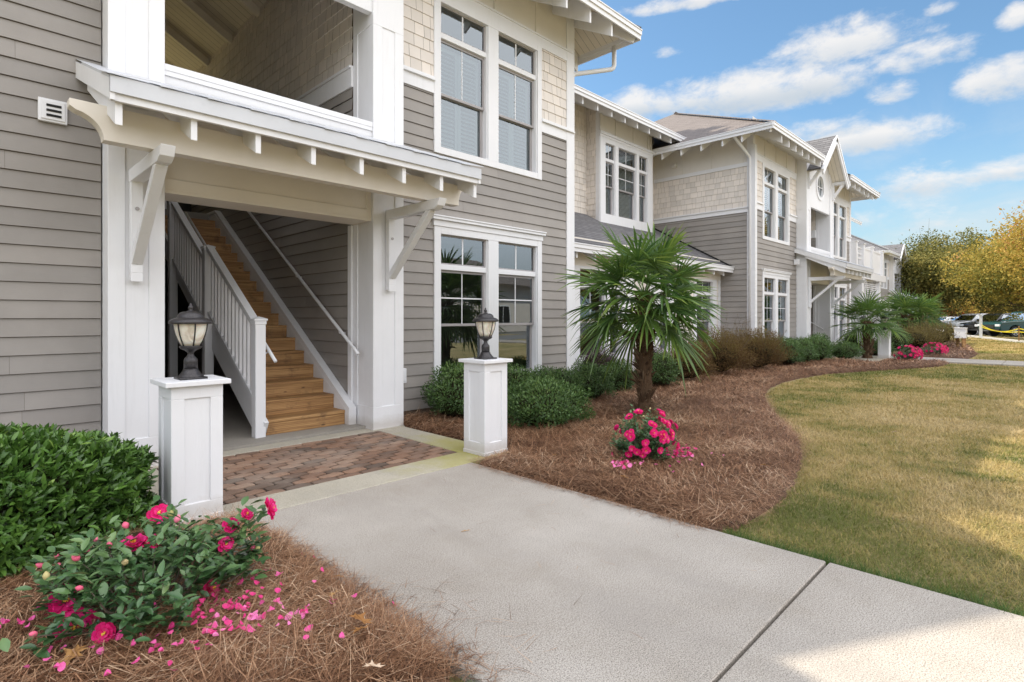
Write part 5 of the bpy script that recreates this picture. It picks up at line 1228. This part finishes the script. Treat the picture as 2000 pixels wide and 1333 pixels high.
for k,(za,zb,sag) in enumerate(((1.0,.78,.30),(.82,.58,.14))):
    a=np.array((47.7,3.7,za*.85)); b=np.array((41.3,1.6,zb*.9)); c=np.array((36.5,-2.6,zb+.05)); m=MB()
    for p,q in ((a,b),(b,c)):
        for i in range(12):
            s0,s1=i/12,(i+1)/12; u=p+(q-p)*s0-(0,0,sag*4*s0*(1-s0)); v=p+(q-p)*s1-(0,0,sag*4*s1*(1-s1)); m.quad(u,v,v+(0,0,.05),u+(0,0,.05))
    tag(m.build('caution_tape',M['tape']),('upper yellow caution tape strung in front of the dark green truck','lower yellow caution tape strung in front of the dark green truck')[k],'tape','yellow tapes by the parking lot')
# ------------------------------------------------ cars
M['tyre']=plain('tyre_rubber',(.02,.02,.02),.8); M['rim']=plain('wheel_rim',(.55,.55,.56),.3,.7); M['lamp']=plain('headlight_lens',(.7,.72,.75),.15); M['trimblack']=plain('black_trim',(.03,.03,.03),.5)
paints={'white':plain('white_car_paint',(.72,.72,.72),.25,0,.6),'dark':plain('charcoal_car_paint',(.04,.045,.055),.25,.2,.8),'teal':plain('dark_teal_truck_paint',(.012,.075,.08),.25,.2,.8),'silver':plain('silver_car_paint',(.45,.46,.48),.3,.5,.6),'black':plain('black_car_paint',(.02,.022,.025),.25,.2,.8)}
CARP={'sedan':([(-2.25,.35),(-2.28,.62),(-2.2,.80),(-1.45,.92),(-.75,.98),(0,1.0),(1.35,1.0),(1.75,.98),(2.2,.93),(2.28,.7),(2.25,.35)],[(-.95,.96),(-.25,1.40),(.15,1.45),(.85,1.43),(1.2,1.32),(1.75,.97)]),
 'suv':([(-2.2,.40),(-2.26,.70),(-2.2,.93),(-1.3,1.06),(-.8,1.08),(0,1.10),(1.5,1.1),(2.15,1.08),(2.22,.7),(2.2,.40)],[(-1.0,1.06),(-.45,1.58),(-.1,1.68),(1.5,1.67),(1.85,1.6),(2.15,1.08)]),
 'truck':([(-2.75,.45),(-2.82,.75),(-2.74,1.02),(-1.75,1.12),(-1.0,1.14),(.7,1.16),(.75,1.12),(2.7,1.12),(2.78,.8),(2.75,.45)],[(-1.1,1.13),(-.5,1.72),(-.2,1.80),(.45,1.79),(.72,1.7),(.78,1.15)])}
def car(kind,col,x,y,rot,label):
    t=thing('parked_car' if kind!='truck' else 'pickup_truck',(0,0,0),label,'car' if kind!='truck' else 'truck','vehicles parked in the lot'); body,cab=CARP[kind]; hw=.9 if kind=='sedan' else .95
    wx=(-1.38,1.4) if kind!='truck' else (-1.75,1.75); wr=.33 if kind=='sedan' else .38
    # lower body with wheel arches cut in outline
    low=[]; zb=.3 if kind=='sedan' else .4
    for w in wx:
        low+= [(w+(wr+.07)*math.cos(a),max(zb-.05,wr+(wr+.07)*math.sin(a))) for a in np.linspace(PI,0,9)]
    prof=[(body[0][0]+.05,zb)]+low+[(body[-1][0]-.05,zb)]+body[::-1]
    m=MB(); m.prism(prof,-hw,hw,'y'); b=m.build('body',paints[col],t,bevel=.05)
    def taper(pl,y): return y
    m=MB(); n=len(cab); inner=hw-.16
    top=[(px,inner if pz>1.25 else hw-.04,pz) for px,pz in cab]
    vs=[(px,-yy,pz) for px,yy,pz in top]+[(px,yy,pz) for px,yy,pz in top]
    m.add(vs,[tuple(range(n))[::-1],tuple(range(n,2*n))]+[(i,i+1,i+1+n,i+n) for i in range(n-1)]); m.build('cabin',paints[col],t,bevel=.03)
    m=MB()
    zr=max(p[1] for p in cab); zs=cab[0][1]+.06; x0,x1=cab[0][0]+.28,cab[-1][0]-.25
    for s in (-1,1):
        yb_,yt=s*(hw-.03),s*(inner+.012)
        xa=cab[1][0]+.12; xb=cab[-2][0]-.08; mid=(xa+xb)/2
        for p,q,p2,q2 in ((x0+.05,mid-.04,xa,mid-.04),(mid+.04,x1-.02,mid+.04,xb)):
            m.quad((p,yb_,zs),(q,yb_,zs),(q2,yt,zr-.10),(p2,yt,zr-.10))
    def lerp(a,b,k): return a+(b-a)*k
    for (a,b_) in ((cab[0],cab[1]),(cab[-1],cab[-2])):
        s_=-1 if a is cab[0] else 1
        m.quad((lerp(a[0],b_[0],.08)+s_*.015,-(hw-.12),lerp(a[1],b_[1],.08)+.01),(lerp(a[0],b_[0],.08)+s_*.015,hw-.12,lerp(a[1],b_[1],.08)+.01),(lerp(a[0],b_[0],.92)+s_*.015,inner-.06,lerp(a[1],b_[1],.92)+.01),(lerp(a[0],b_[0],.92)+s_*.015,-(inner-.06),lerp(a[1],b_[1],.92)+.01))
    m.build('window',M['carglass'],t)
    for w in wx:
        for s in (-1,1):
            m=MB(); m.tube([(w,s*(hw-.22),wr),(w,s*(hw+.0),wr)],wr,22); wh=m.build('wheel',M['tyre'],t)
            m=MB(); m.tube([(w,s*(hw+.0),wr),(w,s*(hw+.015),wr)],wr*.3,14)
            for k in range(6):
                a=k*PI/3; m.beam((w,s*(hw+.008),wr),(w+wr*.62*math.cos(a),s*(hw+.008),wr+wr*.62*math.sin(a)),.05,.02,(0,1,0))
            for k in range(22):
                a0,a1=2*PI*k/22,2*PI*(k+1)/22; m.quad((w+wr*.58*math.cos(a0),s*(hw+.01),wr+wr*.58*math.sin(a0)),(w+wr*.58*math.cos(a1),s*(hw+.01),wr+wr*.58*math.sin(a1)),(w+wr*.68*math.cos(a1),s*(hw+.01),wr+wr*.68*math.sin(a1)),(w+wr*.68*math.cos(a0),s*(hw+.01),wr+wr*.68*math.sin(a0)))
            m.build('rim',M['rim'],wh)
    fx=body[1][0]-.01
    for s in (-1,1):
        m=MB(); m.box(fx-.02,fx+.16,s*(hw-.42),s*(hw-.02),body[1][1]-.02,body[1][1]+.14); m.build('headlight',M['lamp'],t,bevel=.02)
        m=MB(); m.box(cab[0][0]+.25,cab[0][0]+.42,s*(hw-.02),s*(hw+.16),cab[0][1]+.04,cab[0][1]+.2); m.build('mirror',paints[col],t,bevel=.02)
    m=MB(); m.box(fx-.015,fx+.1,-(hw-.5),hw-.5,body[1][1]-.12,body[1][1]+.10); m.box(fx-.03,fx+.2,-hw+.08,hw-.08,body[0][1]-.02,body[0][1]+.12); m.build('grille',M['trimblack'],t)
    t.rotation_euler=(0,0,rot); t.location=(x,y,-.035); return t
# noses point left-back towards the building side
ra=math.radians(-45.3)
car('truck','teal',53.8,1.6,ra,'dark teal pickup truck at the right edge behind the yellow tape')
car('suv','black',55.9,3.3,ra,'black car between the white car and the dark teal truck')
car('suv','white',58.4,4.9,ra,'white car with its nose towards us, left of the dark teal truck')
car('suv','dark',74.8,6.6,ra,'charcoal car parked left of the white car')
car('sedan','white',90,8.8,ra,'small distant white car left of the charcoal one')
car('sedan','white',93,10.8,ra,'small distant white car at the left end of the parked row')
car('suv','silver',100,13.5,ra,'furthest silver car with a roof rack, behind the small white cars')
# ------------------------------------------------ what stands across the lawn, behind the camera (seen in the window reflections)
OB=thing('apartment_building',(20,-27,0),'low tan building across the lawn, seen reflected in the windows','building')
m=MB(); m.box(4,40,-32,-24,0,4.4); m.build('wall',M['cream'],OB)
m=MB(); 
for p in ([(2.8,-33.2,4.3),(41.2,-33.2,4.3),(36,-28,6.9),(8,-28,6.9)],[(2.8,-22.8,4.3),(41.2,-22.8,4.3),(36,-28,6.9),(8,-28,6.9)],[(2.8,-33.2,4.3),(2.8,-22.8,4.3),(8,-28,6.9)],[(41.2,-33.2,4.3),(41.2,-22.8,4.3),(36,-28,6.9)]): m.add(p,[tuple(range(len(p)))])
m.build('roof',M['roof_brown'],OB)
for k in range(7):
    for z in (.8,):
        x=6+k*4.8; m=MB(); m.box(x-.15,x+1.75,-24.03,-23.97,z-.15,z+1.65); w=m.build('window',M['white_plain'],OB); m=MB(); m.box(x,x+.75,-23.99,-23.95,z,z+1.5); m.box(x+.85,x+1.6,-23.99,-23.95,z,z+1.5); m.build('pane',M['hole'],w)
for k,(x,y,h,r,mm) in enumerate(((2,-20,9,4,'autumn2'),(46,-19,9,4.5,'autumn'),(-12,-18,10,5,'autumn2'),(60,-24,10,5,'autumn'))):
    tree(x,y,h,r,1.8,('green tree across the lawn left of the opposite building','yellow tree across the lawn right of the opposite building','green tree far left across the lawn','distant yellow tree across the lawn')[k],mm,7000,.4,20+k,group='trees across the lawn')
car('suv','silver',14,-14.5,0,'silver car parked across the lawn, behind the viewer')
car('sedan','white',20,-14.5,0,'white car parked across the lawn, behind the viewer')
polyslab('parking_lot',[(-20,-18),(34,-18),(34,-11.5),(-20,-11.5)],-.2,-.037,M['asphalt'])
# ------------------------------------------------ sky
SUN_EL=math.radians(53.0); SUN_AZ=math.radians(105)   # direction to the sun, measured from +X
SKY_STR=.07; SUN_STR=2.0; EXPO=1.42
W=bpy.data.worlds.new('World'); bpy.context.scene.world=W; W.use_nodes=True
nt=W.node_tree
class WT(NT):
    def __init__(s): s.t=nt; s.n=nt.nodes; s.l=nt.links
w=WT(); bg=nt.nodes['Background']
sky=w.node('ShaderNodeTexSky'); sky.sky_type='NISHITA'; sky.sun_disc=False; sky.sun_elevation=SUN_EL; sky.sun_rotation=PI/2-SUN_AZ; sky.air_density=1.0; sky.dust_density=.6; sky.ozone_density=1.6
tc=w.node('ShaderNodeTexCoord').outputs['Generated']
sp=w.node('ShaderNodeSeparateXYZ'); w.L(tc,sp.inputs[0])
az=w.math('ARCTAN2',sp.outputs[1],sp.outputs[0]); el=w.math('ARCSINE',sp.outputs[2])
cb=w.node('ShaderNodeCombineXYZ'); w.L(az,cb.inputs[0]); w.L(w.math('MULTIPLY',el,1.8),cb.inputs[1])
def wn(scale,detail=7,rough=.6,off=(0,0,0),dist=0):
    n=w.node('ShaderNodeTexNoise',i_Scale=scale,i_Detail=detail,i_Roughness=rough,i_Distortion=dist); w.L(w.node_add(cb.outputs[0],off) ,n.inputs['Vector']); return n.outputs['Fac']
def node_add(v,off):
    n=w.node('ShaderNodeVectorMath',operation='ADD'); w.L(v,n.inputs[0]); n.inputs[1].default_value=off; return n.outputs[0]
w.node_add=node_add
def _rf(v,a,b):
    n=w.node('ShaderNodeMapRange'); n.interpolation_type='SMOOTHSTEP'; w.L(v,n.inputs[0]); n.inputs[1].default_value=a; n.inputs[2].default_value=b; return n.outputs[0]
w.ramp_f=_rf
nA=wn(10.0,9,.66,(0,0,0),.35); nB=wn(26,6,.6); nC=wn(5.0,4,.5,(3,1,0))
pert=w.math('ADD',w.math('MULTIPLY',w.math('SUBTRACT',nA,.5),2.7),w.math('MULTIPLY',w.math('SUBTRACT',nB,.5),1.5))
def px2dir(px,py):
    l=(px-1000)/1082.4; v=-(py-620)/1082.4; X=.7112+l*.7030; Y=.7030-l*.7112; return math.atan2(Y,X),math.atan2(v,math.hypot(X,Y))
clouds=[(1470,185,300,62,1.1,1.3),(1660,85,180,58,1.0,.7),(1790,115,130,42,.95,.7),(1960,160,110,60,1.0,.8),(1700,272,190,42,1.0,.9),(1560,262,150,30,.7,.7),(1350,5,170,22,1.0,.5),(1830,18,40,22,.8,.5),(1985,35,45,34,1.1,.5),(1960,335,140,34,.9,1),(1800,360,180,40,.6,.9),(1250,210,120,40,1.0,1),(1700,440,400,30,.25,.6),(1155,60,60,20,.4,.3),(1300,105,30,14,.5,.3),(1745,180,60,30,.8,.5)]
mask=None; shade=None
for (px,py,rx,ry,st,gy) in clouds:
    a0,e0=px2dir(px,py); a1,_=px2dir(px+rx,py); _,e1=px2dir(px,py-ry); ra_=abs(a1-a0); re=abs(e1-e0)
    du=w.math('DIVIDE',w.math('SUBTRACT',az,a0),ra_); dv=w.math('DIVIDE',w.math('SUBTRACT',el,e0),re)
    # flat base: lower half falls off faster
    dvn=w.math('MULTIPLY',w.math('MINIMUM',dv,0.0),1.35); dvp=w.math('MAXIMUM',dv,0.0); dd=w.math('ADD',w.math('MULTIPLY',du,du),w.math('ADD',w.math('MULTIPLY',dvp,dvp),w.math('MULTIPLY',dvn,dvn)))
    v=w.math('MULTIPLY',w.math('SUBTRACT',1.15,dd),st)
    mask=v if mask is None else w.math('MAXIMUM',mask,v)
    s_=w.math('MULTIPLY',w.math('MAXIMUM',w.math('SUBTRACT',1.2,dd),0.0),w.math('MULTIPLY',w.math('SUBTRACT',.25,dv),gy)); shade=s_ if shade is None else w.math('MAXIMUM',shade,s_)
dens=w.math('ADD',mask,pert); dmask=w.node('ShaderNodeMapRange'); dmask.interpolation_type='SMOOTHSTEP'; w.L(dens,dmask.inputs[0]); dmask.inputs[1].default_value=.02; dmask.inputs[2].default_value=1.25
# bright broken cloud added overhead and behind, out of view, lighting the shade
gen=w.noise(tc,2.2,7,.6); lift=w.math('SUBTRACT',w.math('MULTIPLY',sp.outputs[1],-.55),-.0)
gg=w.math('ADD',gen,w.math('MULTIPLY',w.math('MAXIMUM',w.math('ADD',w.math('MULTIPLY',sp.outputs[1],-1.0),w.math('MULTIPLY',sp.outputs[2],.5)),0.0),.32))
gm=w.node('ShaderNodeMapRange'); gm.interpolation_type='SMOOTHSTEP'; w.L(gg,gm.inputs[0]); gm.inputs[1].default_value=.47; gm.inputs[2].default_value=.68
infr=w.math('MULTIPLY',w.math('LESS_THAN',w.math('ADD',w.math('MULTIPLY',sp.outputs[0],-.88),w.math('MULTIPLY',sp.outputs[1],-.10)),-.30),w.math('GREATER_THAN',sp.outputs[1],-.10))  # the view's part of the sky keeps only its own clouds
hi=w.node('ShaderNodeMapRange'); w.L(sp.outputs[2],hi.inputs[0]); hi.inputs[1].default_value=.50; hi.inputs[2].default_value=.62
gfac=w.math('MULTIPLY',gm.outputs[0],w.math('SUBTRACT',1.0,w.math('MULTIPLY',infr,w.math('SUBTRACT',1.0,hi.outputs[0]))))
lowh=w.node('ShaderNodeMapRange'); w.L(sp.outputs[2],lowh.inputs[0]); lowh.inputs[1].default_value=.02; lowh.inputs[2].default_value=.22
CL_HI=(5.1,5.0,4.9); CL_LO=(2.6,3.1,3.6)
sh=w.math('ADD',shade,w.math('MULTIPLY',w.math('SUBTRACT',nC,.5),.9),clamp=True)
ccol=w.mix(sh,CL_HI,CL_LO)
skyc=w.mix(1.0,sky.outputs[0],(.80,.98,.99),'MULTIPLY')
hz=w.node('ShaderNodeMapRange'); w.L(sp.outputs[2],hz.inputs[0]); hz.inputs[1].default_value=.30; hz.inputs[2].default_value=.02; hz.clamp=True
skyc=w.mix(w.math('MULTIPLY',w.math('POWER',hz.outputs[0],1.5),.85),skyc,(2.9,3.75,3.95))
hb=w.node('ShaderNodeMapRange'); w.L(sp.outputs[2],hb.inputs[0]); hb.inputs[1].default_value=.34; hb.inputs[2].default_value=.10
veil=w.math('MULTIPLY',w.math('MULTIPLY',hb.outputs[0],w.ramp_f(wn(4.0,7,.62,(7,2,0),.4),.42,.68)),.55)
skyc=w.mix(veil,skyc,(4.2,4.45,4.6))
c1=w.mix(w.math('MULTIPLY',dmask.outputs[0],.93),skyc,ccol)
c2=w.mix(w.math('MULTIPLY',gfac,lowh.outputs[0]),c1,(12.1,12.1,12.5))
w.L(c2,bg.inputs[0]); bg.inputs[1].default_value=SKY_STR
W.cycles.sampling_method='MANUAL' if hasattr(W,'cycles') else None
try: W.cycles.sample_map_resolution=512
except Exception: pass
sd=bpy.data.lights.new('sun','SUN'); sd.energy=SUN_STR; sd.angle=math.radians(.6); sd.color=(1,.90,.74); so=bpy.data.objects.new('sun',sd); C.objects.link(so)
from mathutils import Vector
dv_=Vector((math.cos(SUN_AZ)*math.cos(SUN_EL),math.sin(SUN_AZ)*math.cos(SUN_EL),math.sin(SUN_EL))); so.rotation_euler=dv_.to_track_quat('Z','Y').to_euler(); so.location=(0,0,30)
# ------------------------------------------------ camera
cd=bpy.data.cameras.new('camera'); cam=bpy.data.objects.new('camera',cd); C.objects.link(cam); cam.location=(0,0,1.35)
cd.sensor_width=36; cd.lens=1082.4/2000*36; cd.shift_y=-46.5/2000; cd.clip_end=1500; cd.clip_start=.05
yaw=math.atan2(.7030,.7112); cam.rotation_euler=(PI/2,0,yaw-PI/2)
sc=bpy.context.scene; sc.camera=cam
sc.view_settings.view_transform='Standard'; sc.view_settings.look='None'; sc.view_settings.exposure=EXPO; sc.view_settings.gamma=1; sc.view_settings.use_curve_mapping=False
